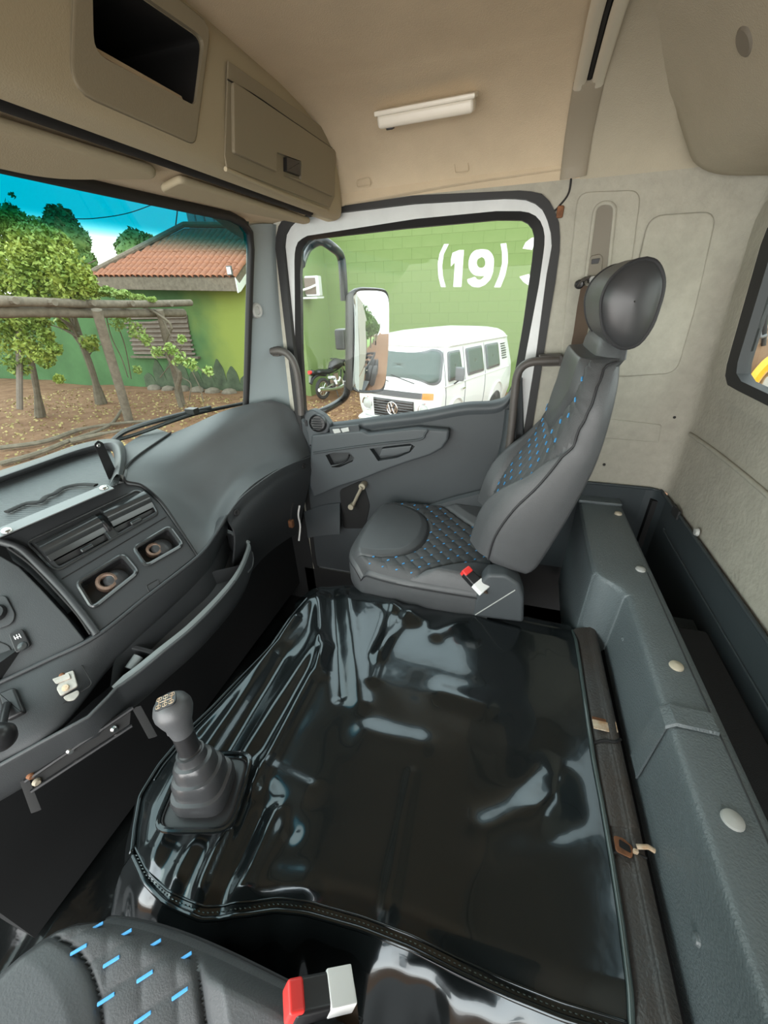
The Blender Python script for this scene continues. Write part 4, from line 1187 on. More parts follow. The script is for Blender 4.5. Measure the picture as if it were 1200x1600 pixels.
bm = new(); tube(bm, [back[52] + V((.02, .01, -.035)), back[47] + V((.03, .0, -.030))], .012, 10); obj('pocket_insert', bm, SILVER, dash)
lipx = [l for l in lip[8:]] + [V(p) for p in [(-0.77,0.319,0.688),(-0.791,0.277,0.688),(-0.811,0.245,0.688),(-0.849,0.181,0.688),(-0.878,0.136,0.688)]]
lipx = cr(lipx, 60)
rows = [[p + V((.001, 0, -.003)) for p in lipx], [p + V((.003, -.002, -.02)) for p in lipx], [p + V((.0, .0, -.075)) for p in lipx], [p + V((-.03, .0, -.12)) for p in lipx], [p + V((-.09, .02, -.145)) for p in lipx], [p + V((-.36, .03, -.15)) for p in lipx]]
bm = new(); surf(bm, rows, 40, 80)
obj('lower_body', bm, DASHD, dash)
rib('body_edge', [p + V((.004, -.002, -.004)) for p in lipx[22:]], .004, DASH, dash)
bm = new(); rr = [lipx[8] + V((.003, -.001, -.03)), lipx[9] + V((.004, -.002, -.05)), lipx[13] + V((.004, -.002, -.06)), lipx[16] + V((.004, -.002, -.045))]
tube(bm, rr, .003, 8, 20); obj('ashtray_edge', bm, DASH, dash)
bm = new(); box(bm, (-1.1, .75, .45), (.3, 1.4, .7)); obj('dash_core', bm, FLOORM, dash)

# tray on top of the dash
bm = new()
surf(bm, [[(-1.019,0.368,1.012),(-1.017,0.437,1.012),(-1.011,0.514,1.012),(-1.001,0.601,1.012),(-0.997,0.722,1.012)], [(-1.124,0.432,1.022),(-1.124,0.509,1.022),(-1.117,0.593,1.022),(-1.109,0.691,1.022),(-1.061,0.784,1.022)], [(-1.316,0.542,1.026),(-1.304,0.624,1.026),(-1.291,0.718,1.026),(-1.281,0.83,1.026),(-1.224,0.901,1.026)]], 10, 30)
thick(bm, -.004)
obj('tray_floor', bm, RIBM, dash)
bm = new()
surf(bm, [[(-1.322,0.544,1.024),(-1.31,0.627,1.024),(-1.297,0.721,1.024),(-1.287,0.834,1.024),(-1.235,0.904,1.024),(-1.154,0.852,1.024),(-1.05,0.753,1.024),(-0.994,0.696,1.024)], [(-1.257,0.522,1.055),(-1.248,0.602,1.055),(-1.243,0.697,1.055),(-1.237,0.807,1.055),(-1.21,0.877,1.055),(-1.165,0.875,1.055),(-1.063,0.796,1.055),(-0.957,0.694,1.055)], [(-1.275,0.534,1.058),(-1.268,0.616,1.058),(-1.265,0.714,1.058),(-1.261,0.828,1.058),(-1.223,0.897,1.058),(-1.165,0.89,1.058),(-1.057,0.805,1.058),(-0.941,0.691,1.058)], [(-1.436,0.607,1.02),(-1.43,0.701,1.02),(-1.418,0.804,1.02),(-1.416,0.934,1.02),(-1.368,1.007,1.02),(-1.283,0.996,1.02),(-1.147,0.886,1.02),(-1.021,0.76,1.02)]], 16, 60)
obj('tray_lip', bm, DASH, dash)
bm = new()
tube(bm, [(-1.088,0.503,1.03),(-1.088,0.546,1.03),(-1.063,0.562,1.03),(-1.076,0.587,1.03),(-1.073,0.606,1.03),(-1.083,0.638,1.03),(-1.059,0.664,1.03),(-1.011,0.671,1.03)], .008, 8, 40, flat=.4)
obj('tray_cutout', bm, BLACKM, dash)

# accessory strip with its upright bracket, bolted over the tray
br = thing('mounting_strip', (-0.981,0.545,1.03), 'bare metal strip with black upright bracket bolted above the vents', 'bracket')
bm = new(); A, B = V((-1.002,0.4,1.03)), V((-0.966,0.674,1.03))
box(bm, (A + B) / 2, ((B - A).length, .030, .003), axes(B - A, (.25, 0, 1)), .001); obj('strip', bm, STRIPM, br)
for p in ((-0.986,0.44,1.033), (-0.969,0.659,1.033)):
    bm = new(); lathe(bm, [(0, .005), (.006, .0045), (.009, .002), (.010, 0)], p, (.25, 0, 1), 14); obj('screw', bm, STEEL, br)
bm = new(); lathe(bm, [(0, .0012), (.004, .001), (.005, 0)], (-0.992,0.56,1.033), (.25, 0, 1), 14); obj('bolt_hole', bm, BLACKM, br)
bm = new(); prism(bm, rpoly([(-1.03,0.722,1.124),(-1.03,0.736,1.13),(-1.03,0.747,1.119),(-1.03,0.754,1.006),(-1.03,0.723,1.012),(-1.03,0.722,1.03)], .004), (-.003, .002, 0), .001); up = obj('upright', bm, BLACK, br)
bm = new(); lathe(bm, [(0, .001), (.004, .001), (.005, 0)], (-1.029,0.732,1.117), (1, -.2, 0), 12); obj('eyelet', bm, STEEL, up)

# catch on the lower dash
ck = thing('metal_catch', (-0.844,0.324,0.72), 'small bright metal catch screwed to the lower dash', 'catch')
NB = (V((-0.816,0.396,0.738)) - V((-0.891,0.306,0.738))).cross(V((-0.816,0.29,0.703)) - V((-0.891,0.306,0.738))).normalized()
if NB.z < 0: NB = -NB
bl = lambda pts, d: [V(p) + NB * d for p in pts]
bm = new(); prism(bm, rpoly(bl([(-0.874,0.323,0.737),(-0.847,0.354,0.737),(-0.818,0.334,0.719),(-0.834,0.306,0.716)], .006), .004), NB * .006, .002); obj('plate', bm, CATCH, ck)
bm = new(); prism(bm, rpoly(bl([(-0.869,0.324,0.735),(-0.849,0.346,0.735),(-0.839,0.34,0.729),(-0.856,0.32,0.728)], .012), .003), NB * .004, .001); obj('hook', bm, CATCH, ck)
bm = new(); prism(bm, rpoly(bl([(-0.832,0.307,0.715),(-0.815,0.329,0.716),(-0.808,0.325,0.711),(-0.808,0.311,0.707),(-0.82,0.304,0.709)], .005), .005), NB * .003, .001); obj('tongue', bm, CATCH, ck)
bm = new(); lathe(bm, [(0, .004), (.006, .003), (.008, -.004)], V((-0.836,0.322,0.722)) + NB * .013, NB, 14); obj('rivet', bm, CREAM, ck)
bm = new(); lathe(bm, [(0, .004), (.004, .003), (.006, 0)], V((-0.859,0.337,0.735)) + NB * .013, NB, 14); obj('rust_spot', bm, RUST, ck)
bm = new(); loop_tube(bm, rpoly(bl([(-0.895,0.313,0.742),(-0.87,0.366,0.749),(-0.845,0.37,0.741),(-0.799,0.349,0.715),(-0.833,0.282,0.707),(-0.846,0.283,0.713)], .004), .01, 4), .0012, 6); obj('backing_outline', bm, BLACKM, ck)

# parking brake lever at the left edge
pb = thing('brake_lever', (-0.896,0.255,0.72), 'black hand brake valve lever with ball knob at the left dash edge', 'lever')
o = V((-0.9,0.257,0.725))
bm = new(); prism(bm, rpoly(bl([(-0.956,0.251,0.745),(-0.923,0.283,0.743),(-0.893,0.282,0.731),(-0.858,0.261,0.71),(-0.86,0.249,0.707),(-0.909,0.207,0.713)], .002), .01), NB * .012, .004); obj('housing', bm, BLACK, pb)
bm = new(); prism(bm, rpoly(bl([(-0.931,0.264,0.74),(-0.913,0.285,0.74),(-0.865,0.26,0.713),(-0.882,0.236,0.711)], .010), .006), NB * .018, .005, 3); obj('pawl', bm, BLACK, pb)
bm = new(); loop_tube(bm, rpoly(bl([(-0.96,0.255,0.748),(-0.925,0.287,0.745),(-0.894,0.289,0.733),(-0.848,0.261,0.706),(-0.851,0.243,0.701),(-0.904,0.202,0.709)], .003), .01), .002, 6); obj('dried_sealant', bm, TAUPE, pb)
K = V((-0.812,0.193,0.765))
bm = new(); tube(bm, [o + NB * .01, o + NB * .03, K], .007, 10); obj('arm', bm, BLACK, pb)
bm = new(); lathe(bm, [(0, -.027), (.012, -.024), (.021, -.015), (.0255, 0), (.021, .016), (.012, .024), (0, .026)], K, (.2, -.2, 1), 24); obj('ball_knob', bm, BLACK, pb)

# radio bracket hanging under the lower dash
rb_ = thing('radio_bracket', (-0.83,0.275,0.58), 'empty black steel radio bracket with bolts hanging under the dash', 'bracket')
P4 = [(-0.847,0.186,0.612),(-0.747,0.366,0.633),(-0.737,0.342,0.607),(-0.833,0.18,0.593)]
bm = new(); prism(bm, P4, (-.004, 0, 0), .001); obj('back_plate', bm, BLACKM, rb_)
for e in ([(-0.847,0.186,0.612),(-0.747,0.366,0.633)], [(-0.833,0.18,0.593),(-0.737,0.342,0.606)]):
    bm = new(); tube(bm, [V(p) + V((.006, 0, 0)) for p in e], .004, 6); obj('flange', bm, BLACK, rb_)
bm = new(); box_pts = [(-0.853,0.182,0.615),(-0.847,0.187,0.613),(-0.812,0.163,0.56),(-0.818,0.157,0.563)]; prism(bm, [V(p) + V((.004, 0, 0)) for p in box_pts], (.006, .006, 0), .001); obj('side_arm', bm, BLACKM, rb_)
bm = new(); box_pts = [(-0.748,0.364,0.632),(-0.741,0.371,0.63),(-0.695,0.348,0.567),(-0.702,0.341,0.57)]; prism(bm, [V(p) + V((.004, 0, 0)) for p in box_pts], (.006, .006, 0), .001); obj('side_arm', bm, BLACKM, rb_)
for p, m in (((-0.76,0.321,0.616), STEEL), ((-0.808,0.256,0.619), STEEL), ((-0.842,0.197,0.614), RUST), ((-0.831,0.195,0.601), TAUPE)):
    bm = new(); lathe(bm, [(0, .007), (.005, .007), (.0075, .003), (.008, 0)], V(p) + V((.003, 0, 0)), (1, -.2, .1), 12); obj('bolt', bm, m, rb_)

wb_ = thing('loose_connector', (-0.8,1.223,0.629), 'brown and white loose cable connector hanging under the dash beside the door', 'connector')
bm = new(); tube(bm, [(-0.8,1.307,0.661),(-0.8,1.285,0.625),(-0.8,1.286,0.57),(-0.8,1.257,0.511)], .004, 6, 14); obj('white_cable', bm, WHITEP, wb_)
bm = new(); box(bm, (-0.8,1.221,0.621), (.02, .02, .035), None, .004); obj('connector_body', bm, RUST, wb_)
bm = new(); tube(bm, [(-0.8,1.261,0.7),(-0.8,1.235,0.668),(-0.8,1.223,0.629)], .004, 6, 10); obj('dark_cable', bm, RUBBER, wb_)

# ------------------------------------------------------------------ seats (built twice from one pattern, the driver's one mirrored)
def sstep(a, b, x):
    t = max(0, min(1, (x - a) / (b - a)))
    return t * t * (3 - 2 * t)
def regions(a, nb):
    # a: 0 at the pad end .. 1 at the crease; returns region and distance to its seam
    q = abs(nb)
    A = .52 * math.sqrt(max(0, 1 - (q / .86) ** 2.6)) if q < .86 else 0
    B = 1.02 - .60 * sstep(.40, .95, a)
    dp = abs(a - A) * .47 if q < .86 else 1
    if q < .9 and a < A:
        dp = min(dp, abs(q - .86 * max(0, 1 - (a / .52) ** 2) ** (1 / 2.6)) * .24)
        return 0, dp
    db = abs(q - B) * .24
    return (2 if q > B else 1), min(dp, db)
D_Q = .040
def quilt(x, y):
    u, v = (x + y) / 1.41421, (x - y) / 1.41421
    return (abs(math.sin(math.pi * u / D_Q)) * abs(math.sin(math.pi * v / D_Q))) ** .35
OX = -0.462
FS = [(-0.007,0.965,0.767),(0.006,0.965,0.851),(0.045,0.965,0.942),(0.096,0.965,1.02),(0.13,0.965,1.107),(0.152,0.965,1.184),(0.161,0.965,1.226),(0.17,0.965,1.284),(0.181,0.965,1.309)]
RS = [(0.127,0.965,0.735),(0.142,0.965,0.761),(0.17,0.965,0.85),(0.197,0.965,0.95),(0.219,0.965,1.05),(0.227,0.965,1.114),(0.23,0.965,1.178),(0.233,0.965,1.256),(0.229,0.965,1.309)]
HO = [(0.224,0.985,1.491),(0.24,0.985,1.486),(0.253,0.985,1.473),(0.263,0.985,1.454),(0.267,0.985,1.433),(0.267,0.985,1.409),(0.264,0.985,1.375),(0.25,0.985,1.344),(0.229,0.985,1.334),(0.209,0.985,1.338),(0.189,0.985,1.354),(0.173,0.985,1.38),(0.163,0.985,1.414),(0.163,0.985,1.436),(0.17,0.985,1.458),(0.187,0.985,1.477),(0.206,0.985,1.488)]
def seat(label, yin, sgn, dx, st_len, head=True, sep_stitch=False, bx=0.0, by=.035):
    S = lambda x, b, z: V((OX + dx + x, yin + sgn * b, z))
    root = thing('seat', S(.25, .24, 0), label, 'seat')
    L, W, NA, NB_ = .475, .48, 150, 150
    pts, reg = [], {}
    for i in range(NA + 1):
        a = i / NA
        r = []
        for j in range(NB_ + 1):
            nb = 2 * j / NB_ - 1
            x = a * L + .075 * abs(nb) ** 5 * (1 - a) ** 2
            y = (nb * (1 - .10 * (1 - a) ** 4) + 1) / 2 * W
            k, d = regions(a, nb)
            z = .692 + .012 * (1 - nb * nb) * (1 - a) - .030 * a * (1 - nb * nb)
            fd = min(1, (1 - abs(nb)) / .10, a / .07)
            if k == 0: z += fd * .010 * min(1, d / .03)
            if k == 2: z += fd * .020 * min(1, d / .035)
            if k == 1: z += fd * (.0045 * quilt(x, y - W / 2) - .003)
            z -= fd * .009 * math.exp(-(d / .0045) ** 2)
            z -= .030 * max(0, (abs(nb) - .88) / .12) ** 2 + .030 * max(0, (.08 - a) / .08) ** 2
            r.append(S(x, y, z))
            reg[i, j] = 3 if k == 2 and nb > 0 else k
        pts.append(r)
    bms = [new(), new(), new(), new()]
    for i in range(NA):
        for j in range(NB_):
            k = reg[i, j]
            b = bms[k]
            b.faces.new([b.verts.new(pts[i + p][j + q]) for p, q in ((0, 0), (0, 1), (1, 1), (1, 0))])
    for k, (nm, m) in enumerate((('front_pad', LEATHER), ('quilted_insert', LEATHERQ), ('side_bolster', LEATHER), ('side_bolster', LEATHER))):
        bmesh.ops.remove_doubles(bms[k], verts=bms[k].verts, dist=1e-6)
        obj(nm, bms[k], m, root, smooth=180)
    per = [pts[0][j] for j in range(0, NB_ + 1, 5)] + [pts[i][NB_] for i in range(5, NA + 1, 5)] + [pts[NA][j] for j in range(NB_ - 5, -1, -5)] + [pts[i][0] for i in range(NA - 5, 0, -5)]
    c0 = S(L / 2, W / 2, .68)
    def ofs(p, o, dz):
        d = V((p.x - c0.x, p.y - c0.y, 0)).normalized()
        return V((p.x, p.y, p.z)) + d * o + V((0, 0, dz))
    bm = new()
    grid(bm, [[ofs(p, o, dz) for p in per] for o, dz in ((0, 0), (.006, -.006), (.010, -.014), (.008, -.017), (.010, -.020), (.013, -.05), (.012, -.10), (-.01, -.15))], closed=True)
    obj('cushion_side', bm, LEATHER, root, smooth=60)
    bm = new(); loop_tube(bm, [ofs(p, .011, -.017) for p in per], .0026, 6); obj('piping', bm, THREAD, root)
    # blue cross stitches at the nodes of the quilting
    parts = []
    n = int(.8 / D_Q)
    for i in range(-n, n):
        for j in range(-n, n):
            u, v_ = i * D_Q, j * D_Q
            x, y = (u + v_) / 1.41421, (u - v_) / 1.41421 + W / 2
            nb = 2 * y / W - 1
            a = x / L
            if not (.03 < a < .97 and abs(nb) < .95): continue
            k, d = regions(a, nb)
            if k == 1 and d > .004:
                ii, jj = round(a * NA), round((nb + 1) / 2 * NB_)
                z = pts[ii][jj].z
                p = S(x + .075 * abs(nb) ** 5 * (1 - a) ** 2, (nb * (1 - .10 * (1 - a) ** 4) + 1) / 2 * W, z + .001)
                parts.append((p, V((.7071, .7071, 0))))
    if sep_stitch:
        for p, d in parts:
            bm = new(); box(bm, p, (st_len, .004, .003), axes(d, (0, 0, 1)), .001); obj('stitch', bm, BLUE, root)
    else:
        bm = new()
        for p, d in parts: box(bm, p, (st_len, .0035, .0025), axes(d, (0, 0, 1)))
        tag(obj('blue_stitches', bm, BLUE, root), kind='stuff')
    # backrest
    def MP(p, b):
        return V((p.x + dx + bx, yin + sgn * (by + b), p.z))
    NS, NF = 130, 120
    f, r_ = cr(FS, NS + 1), cr(RS, NS + 1)
    Wb = .41
    frows, reg2 = [], {}
    for i in range(NS + 1):
        s = i / NS
        a = 1 - s
        fw = (f[i] - r_[i]).normalized()
        r = []
        sh = 1 - .20 * sstep(.72, 1.0, s)
        for j in range(NF + 1):
            nb = 2 * j / NF - 1
            k, d = regions(a, nb)
            bul = .016 * (1 - nb ** 4) * (1 if s > .5 else .4)
            if k == 2: bul += .046 * min(1, d / .045) ** .7 * (1 - max(0, abs(nb) - .7) / .3 * .75)
            if k == 0: bul += .012 * min(1, d / .03)
            if k == 1:
                bul += .0045 * quilt(s * .55, nb * Wb / 2) - .004
            bul -= .008 * math.exp(-(d / .0045) ** 2)
            bul -= .022 * max(0, (abs(nb) - .88) / .12) ** 2
            bul -= .03 * max(0, (s - .95) / .05) ** 2
            p = MP(f[i], Wb / 2 + nb * sh * Wb / 2) + V((fw.x, 0, fw.z)) * bul
            r.append(p)
            reg2[i, j] = 3 if k == 2 and nb > 0 else k
        frows.append(r)
    bms = [new(), new(), new(), new()]
    for i in range(NS):
        for j in range(NF):
            b = bms[reg2[i, j]]
            b.faces.new([b.verts.new(frows[i + p][j + q]) for p, q in ((0, 0), (0, 1), (1, 1), (1, 0))])
    for k, (nm, m) in enumerate((('backrest_pad', LEATHER), ('quilted_back_insert', LEATHERQ), ('back_bolster', LEATHER), ('back_bolster', LEATHER))):
        bmesh.ops.remove_doubles(bms[k], verts=bms[k].verts, dist=1e-6)
        obj(nm, bms[k], m, root, smooth=180)
    rows = []
    for i in range(0, NS + 1, 5):
        s = i / NS
        sh = 1 - .20 * sstep(.72, 1.0, s)
        lo, hi = Wb / 2 * (1 - sh), Wb / 2 * (1 + sh)
        bw = V((r_[i].x - f[i].x, 0, r_[i].z - f[i].z))
        A0, A1 = frows[i][0], frows[i][NF]
        row = [A0, A0.lerp(MP(r_[i], lo), .08) - V((0, sgn * .010, 0)), A0.lerp(MP(r_[i], lo), .5) - V((0, sgn * .014, 0)), MP(r_[i], lo) - bw * .10 - V((0, sgn * .010, 0)), MP(r_[i], lo + .006), MP(r_[i], lo + .03) + bw * .03]
        row += [MP(r_[i], hi - .03) + bw * .03, MP(r_[i], hi - .006), MP(r_[i], hi) - bw * .10 + V((0, sgn * .010, 0)), A1.lerp(MP(r_[i], hi), .5) + V((0, sgn * .014, 0)), A1.lerp(MP(r_[i], hi), .08) + V((0, sgn * .010, 0)), A1]
        rows.append(row)
    top = rows[-1]
    c1 = sum(top, V()) / len(top)
    for k, dz in ((.96, .018), (.85, .036), (.5, .046), (0.02, .048)):
        rows.append([c1 + (p - c1) * k + V((0, 0, dz)) for p in top])
    bot = rows[0]
    c2 = sum(bot, V()) / len(bot)
    pre = [[c2 + (p - c2) * k + V((0, 0, -dz)) for p in bot] for k, dz in ((.1, .03), (.7, .026), (.93, .014))]
    rows = pre + rows
    bm = new(); grid(bm, rows)
    # front closing strip of the rounded crown and foot
    for rr in (rows[-4:], rows[:3]):
        pass
    obj('back_shell', bm, LEATHER, root, smooth=60)
    bm = new(); grid(bm, [[c1 + (p - c1) * k + V((0, 0, dz)) for p in [frows[NS][j] for j in range(0, NF + 1, 6)]] for k, dz in ((1, 0), (.96, .018), (.85, .036), (.5, .046), (.02, .048))]); obj('back_crown', bm, LEATHER, root, smooth=180)
    for e, sg in ((0, -1), (NF, 1)):
        bm = new(); tube(bm, [frows[i][e] + V((0, sg * sgn * .004, 0)) for i in range(0, NS + 1, 4)], .003, 6); obj('back_piping', bm, THREAD, root)
    parts = []
    for i in range(-n * 2, n * 2):
        for j in range(-n * 2, n * 2):
            u, v_ = i * D_Q, j * D_Q
            x, y = (u + v_) / 1.41421, (u - v_) / 1.41421
            s, nb = x / .55, y / (Wb / 2)
            if not (.05 < s < .97 and abs(nb) < .95): continue
            k, d = regions(1 - s, nb)
            if k == 1 and d > .004:
                ii, jj = round(s * NS), round((nb + 1) / 2 * NF)
                parts.append((frows[ii][jj], (frows[min(ii + 1, NS)][jj] - frows[max(ii - 1, 0)][jj]).normalized()))
    bm = new()
    for p, d in parts:
        box(bm, p + V((-.002, 0, .001)), (.011, .0035, .003), axes((d + V((0, sgn * 1.0, 0))), (-.8, 0, .4)))
    tag(obj('blue_stitches', bm, BLUE, root), kind='stuff')
    # headrest: deep cushion with oval piped cheeks
    if head:
        o_ = [V((p.x + dx, 0, p.z)) for p in cr(HO + [HO[0]], 49)[:-1]]
        ch = sum(o_, V()) / len(o_)
        y0, y1 = yin + sgn * .055, yin + sgn * .285
        rows = []
        for y, k in ((y0 - sgn * .016, .02), (y0 - sgn * .015, .3), (y0 - sgn * .012, .65), (y0 - sgn * .006, .90), (y0, 1.0), (y0 + sgn * .006, 1.02), (y0 + sgn * .05, 1.05), ((y0 + y1) / 2, 1.07), (y1 - sgn * .05, 1.05), (y1 - sgn * .006, 1.02), (y1, 1.0), (y1 + sgn * .006, .9), (y1 + sgn * .014, .3), (y1 + sgn * .015, .02)):
            rows.append([V((ch.x + (p.x - ch.x) * k, y, ch.z + (p.z - ch.z) * k)) for p in o_])
        bm = new(); grid(bm, rows[4:11], closed=True); hr = obj('headrest', bm, LEATHER, root, smooth=60)
        bm = new(); grid(bm, rows[:5], closed=True); obj('headrest_cheek', bm, CHEEK, hr, smooth=60)
        bm = new(); grid(bm, rows[10:], closed=True); obj('headrest_cheek', bm, CHEEK, hr, smooth=60)
        for y in (y0, y1):
            bm = new(); loop_tube(bm, [V((ch.x + (p.x - ch.x) * 1.015, y, ch.z + (p.z - ch.z) * 1.015)) for p in o_], .0035, 6); obj('headrest_piping', bm, THREAD, hr)
        bm = new(); tube(bm, [V((ch.x + .0, (y0 + y1) / 2, ch.z - .10)), V((ch.x - .02, (y0 + y1) / 2, ch.z - .22))], .05, 12, flat=.6); obj('headrest_neck', bm, LEATHER, root)
    # recliner cover, buckle, base
    RC = lambda p: V((p[0] + dx + bx * .8, 0, p[2]))
    rc = [RC(p) for p in [(-0.024,0.94,0.571),(-0.021,0.94,0.632),(-0.009,0.94,0.713),(0.007,0.94,0.74),(0.055,0.94,0.749),(0.097,0.94,0.723),(0.115,0.94,0.675),(0.126,0.94,0.583)]]
    ya = yin + sgn * -.012
    bm = new(); prism(bm, [V((p.x, ya, p.z)) for p in rpoly(rc, .012, 4)], (0, sgn * .06, 0), .010, 3); obj('recliner_cover', bm, DOORP2, root)
    bm = new(); tube(bm, [V((rc[0].x + .01, ya - sgn * .001, rc[0].z + .012)), V((rc[5].x - .01, ya - sgn * .001, rc[5].z - .02))], .0016, 6); obj('cover_crease', bm, CAPG, root)
    bc = V((OX + dx + .428, yin + sgn * .000, .708))
    rot = axes(V((.78, -.45 * sgn, -.45)), V((.45, -.45 * sgn, .75)))
    bm = new(); box(bm, bc, (.056, .034, .024), rot, .005, 3); bk = obj('buckle', bm, BLACK, root)
    bm = new(); box(bm, bc + rot @ V((-.026, 0, .003)), (.020, .031, .024), rot, .004, 3); tag(obj('release_button', bm, RED, bk), 'red release button')
    bm = new(); box(bm, bc + rot @ V((.032, 0, .0035)), (.034, .036, .020), rot, .002); tag(obj('buckle_label', bm, WHITEP, bk), 'white printed label')
    bm = new(); tube(bm, [bc + rot @ V((.04, 0, 0)), bc + V((.05, sgn * .02, -.07))], .014, 8, flat=.35); obj('buckle_stalk', bm, BELT, bk)
    bm = new(); box(bm, S(.25, .24, .40), (.40, .40, .28), None, .03); obj('seat_base', bm, BLACKM, root)
    bm = new(); box(bm, S(.46, .43, .70), (.05, .03, .03), axes((.7, .5 * sgn, .4), (0, 0, 1)), .005); obj('far_buckle', bm, RUBBERG, root)
    return root
seat('charcoal passenger seat with quilted centre, blue stitches and oval headrest by the door', .935, 1, 0.0, .008)
seat('charcoal driver seat with quilted cushion at the bottom edge of the photo', .088, -1, -.105, .019, head=False, sep_stitch=True, bx=.095, by=.010)

# ------------------------------------------------------------------ outside: ground, walls, house
GZ = -1.25
DIRT = mat('red_dirt', (0.25, 0.145, 0.085), 0.95, bump=0.6, bscale=9, var=0.5, vscale=2.2, col2=(0.14, 0.07, 0.04), spec=0.1, bdist=.05, detail=8)
GREENW = mat('green_masonry_paint', (0.165, 0.237, 0.083), 0.8, var=0.22, vscale=.9, col2=(0.21, 0.275, 0.11), spec=0.2, bump=.2, bscale=40)
GREEND = mat('dark_green_paint', (0.09, 0.185, 0.075), 0.8, var=0.3, vscale=1.2, spec=0.2)
LIME = mat('lime_green_paint', (0.25, 0.31, 0.075), 0.8, var=0.25, vscale=1.0, col2=(0.16, 0.25, 0.075), spec=0.2)
TILE = mat('clay_tile', (0.36, 0.15, 0.085), 0.85, var=0.45, vscale=5, col2=(0.24, 0.11, 0.075), spec=0.15)
WOODG = mat('weathered_wood', (0.23, 0.19, 0.15), 0.9, bump=0.6, bscale=30, var=0.4, vscale=9, spec=0.1)
WOODD = mat('dark_board', (0.20, 0.155, 0.125), 0.85, var=0.3, vscale=6)
BARK = mat('tree_bark', (0.20, 0.165, 0.125), 0.95, bump=0.8, bscale=22, var=0.4, vscale=8, spec=0.1)
LEAFC = mat('citrus_leaf', (0.115, 0.20, 0.035), 0.5, var=0.75, vscale=2.6, col2=(0.34, 0.38, 0.075), spec=0.3)
LEAFV = mat('vine_leaf', (0.21, 0.33, 0.07), 0.55, var=0.5, vscale=5, col2=(0.38, 0.46, 0.16), spec=0.3)
LEAFD = mat('dark_leaf', (0.07, 0.14, 0.04), 0.6, var=0.6, vscale=1.6, col2=(0.15, 0.23, 0.065), spec=0.2)
HOUSEP = mat('hazed_house_paint', (0.09, 0.185, 0.075), 0.8, var=0.3, vscale=1.2, spec=0.2)
def _house_haze():
    # windscreen haze put into the wall colour as a lime blend towards the right
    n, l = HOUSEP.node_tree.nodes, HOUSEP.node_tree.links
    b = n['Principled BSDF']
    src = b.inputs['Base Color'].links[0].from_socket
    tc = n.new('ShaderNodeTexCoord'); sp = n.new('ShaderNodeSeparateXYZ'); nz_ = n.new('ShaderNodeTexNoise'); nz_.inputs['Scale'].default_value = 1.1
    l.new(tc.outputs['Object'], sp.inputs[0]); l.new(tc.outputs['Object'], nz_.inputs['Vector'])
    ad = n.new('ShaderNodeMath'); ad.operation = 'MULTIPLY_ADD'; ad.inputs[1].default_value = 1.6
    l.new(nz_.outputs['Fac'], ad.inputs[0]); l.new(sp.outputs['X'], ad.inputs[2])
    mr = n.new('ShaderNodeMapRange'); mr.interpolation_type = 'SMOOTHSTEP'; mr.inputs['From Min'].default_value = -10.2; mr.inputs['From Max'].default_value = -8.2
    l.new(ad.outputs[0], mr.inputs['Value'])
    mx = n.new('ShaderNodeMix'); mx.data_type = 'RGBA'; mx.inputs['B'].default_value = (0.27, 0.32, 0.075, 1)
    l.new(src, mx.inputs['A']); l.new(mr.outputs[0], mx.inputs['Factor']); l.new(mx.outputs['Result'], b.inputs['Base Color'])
_house_haze()
VANW = mat('van_white_paint', (0.66, 0.665, 0.65), 0.25, coat=0.2)
VANG = mat('van_glass', (0.07, 0.095, 0.085), 0.08, spec=0.35)
CHROME = mat('chrome', (0.75, 0.75, 0.74), 0.12, 1.0)
ORANGE = mat('orange_lens', (0.85, 0.20, 0.02), 0.25)
GRAYP = mat('grey_grille_plastic', (0.12, 0.125, 0.13), 0.5)
TYRE = mat('tyre_rubber', (0.045, 0.042, 0.04), 0.85)
DUSTY = mat('dusty_tyre', (0.24, 0.165, 0.11), 0.9, var=0.3, vscale=4)
YELLOW = mat('tractor_yellow', (0.80, 0.38, 0.02), 0.35)
CORR = mat('shed_sheet_paint', (0.26, 0.36, 0.34), 0.6, var=0.2, vscale=2)

bm = new()
N = 90
vs = []
for i in range(N + 1):
    r = []
    for j in range(N + 1):
        x = -60 + 130 * (i / N); y = -12 + 70 * (j / N)
        d = max(0, y - 8)
        z = GZ + .12 * math.exp(-((x + 1.5) / 2.6) ** 2 - ((y - 8.2) / 3.0) ** 2) - .05 * min(d, 7) + .06 * noise.noise(V((x * .5, y * .5, 0))) + .02 * noise.noise(V((x * 2, y * 2, 3)))
        r.append((x, y, z))
    vs.append(r)
grid(bm, vs)
ground = struct('ground', bm, DIRT, None, smooth=180)
def gz(x, y):
    return GZ + .12 * math.exp(-((x + 1.5) / 2.6) ** 2 - ((y - 8.2) / 3.0) ** 2) - .05 * min(max(0, y - 8), 7) + .06 * noise.noise(V((x * .5, y * .5, 0)))

# fallen leaves and clods, branches on the ground
random.seed(5)
def scatter_mesh(name, pts, size, m, parent=None, aspect=.5, up=.5):
    vv, ff = [], []
    for p in pts:
        a = V((random.uniform(-1, 1), random.uniform(-1, 1), random.uniform(-up, up))).normalized()
        b = a.cross(V((random.uniform(-1, 1), random.uniform(-1, 1), random.uniform(-1, 1)))).normalized()
        s = size * random.uniform(.6, 1.3)
        k = len(vv)
        n_ = a.cross(b) * s * .12
        vv += [p - a * s, p + b * s * aspect + n_, p + a * s, p - b * s * aspect + n_]
        ff.append((k, k + 1, k + 2, k + 3))
    me = bpy.data.meshes.new(name)
    me.from_pydata(vv, [], ff)
    me.materials.append(m)
    for f_ in me.polygons: f_.use_smooth = False
    o = bpy.data.objects.new(name, me)
    COL.objects.link(o)
    if parent is not None:
        o.parent = parent
        if parent.type == 'EMPTY': o.location = -parent.location
    return o
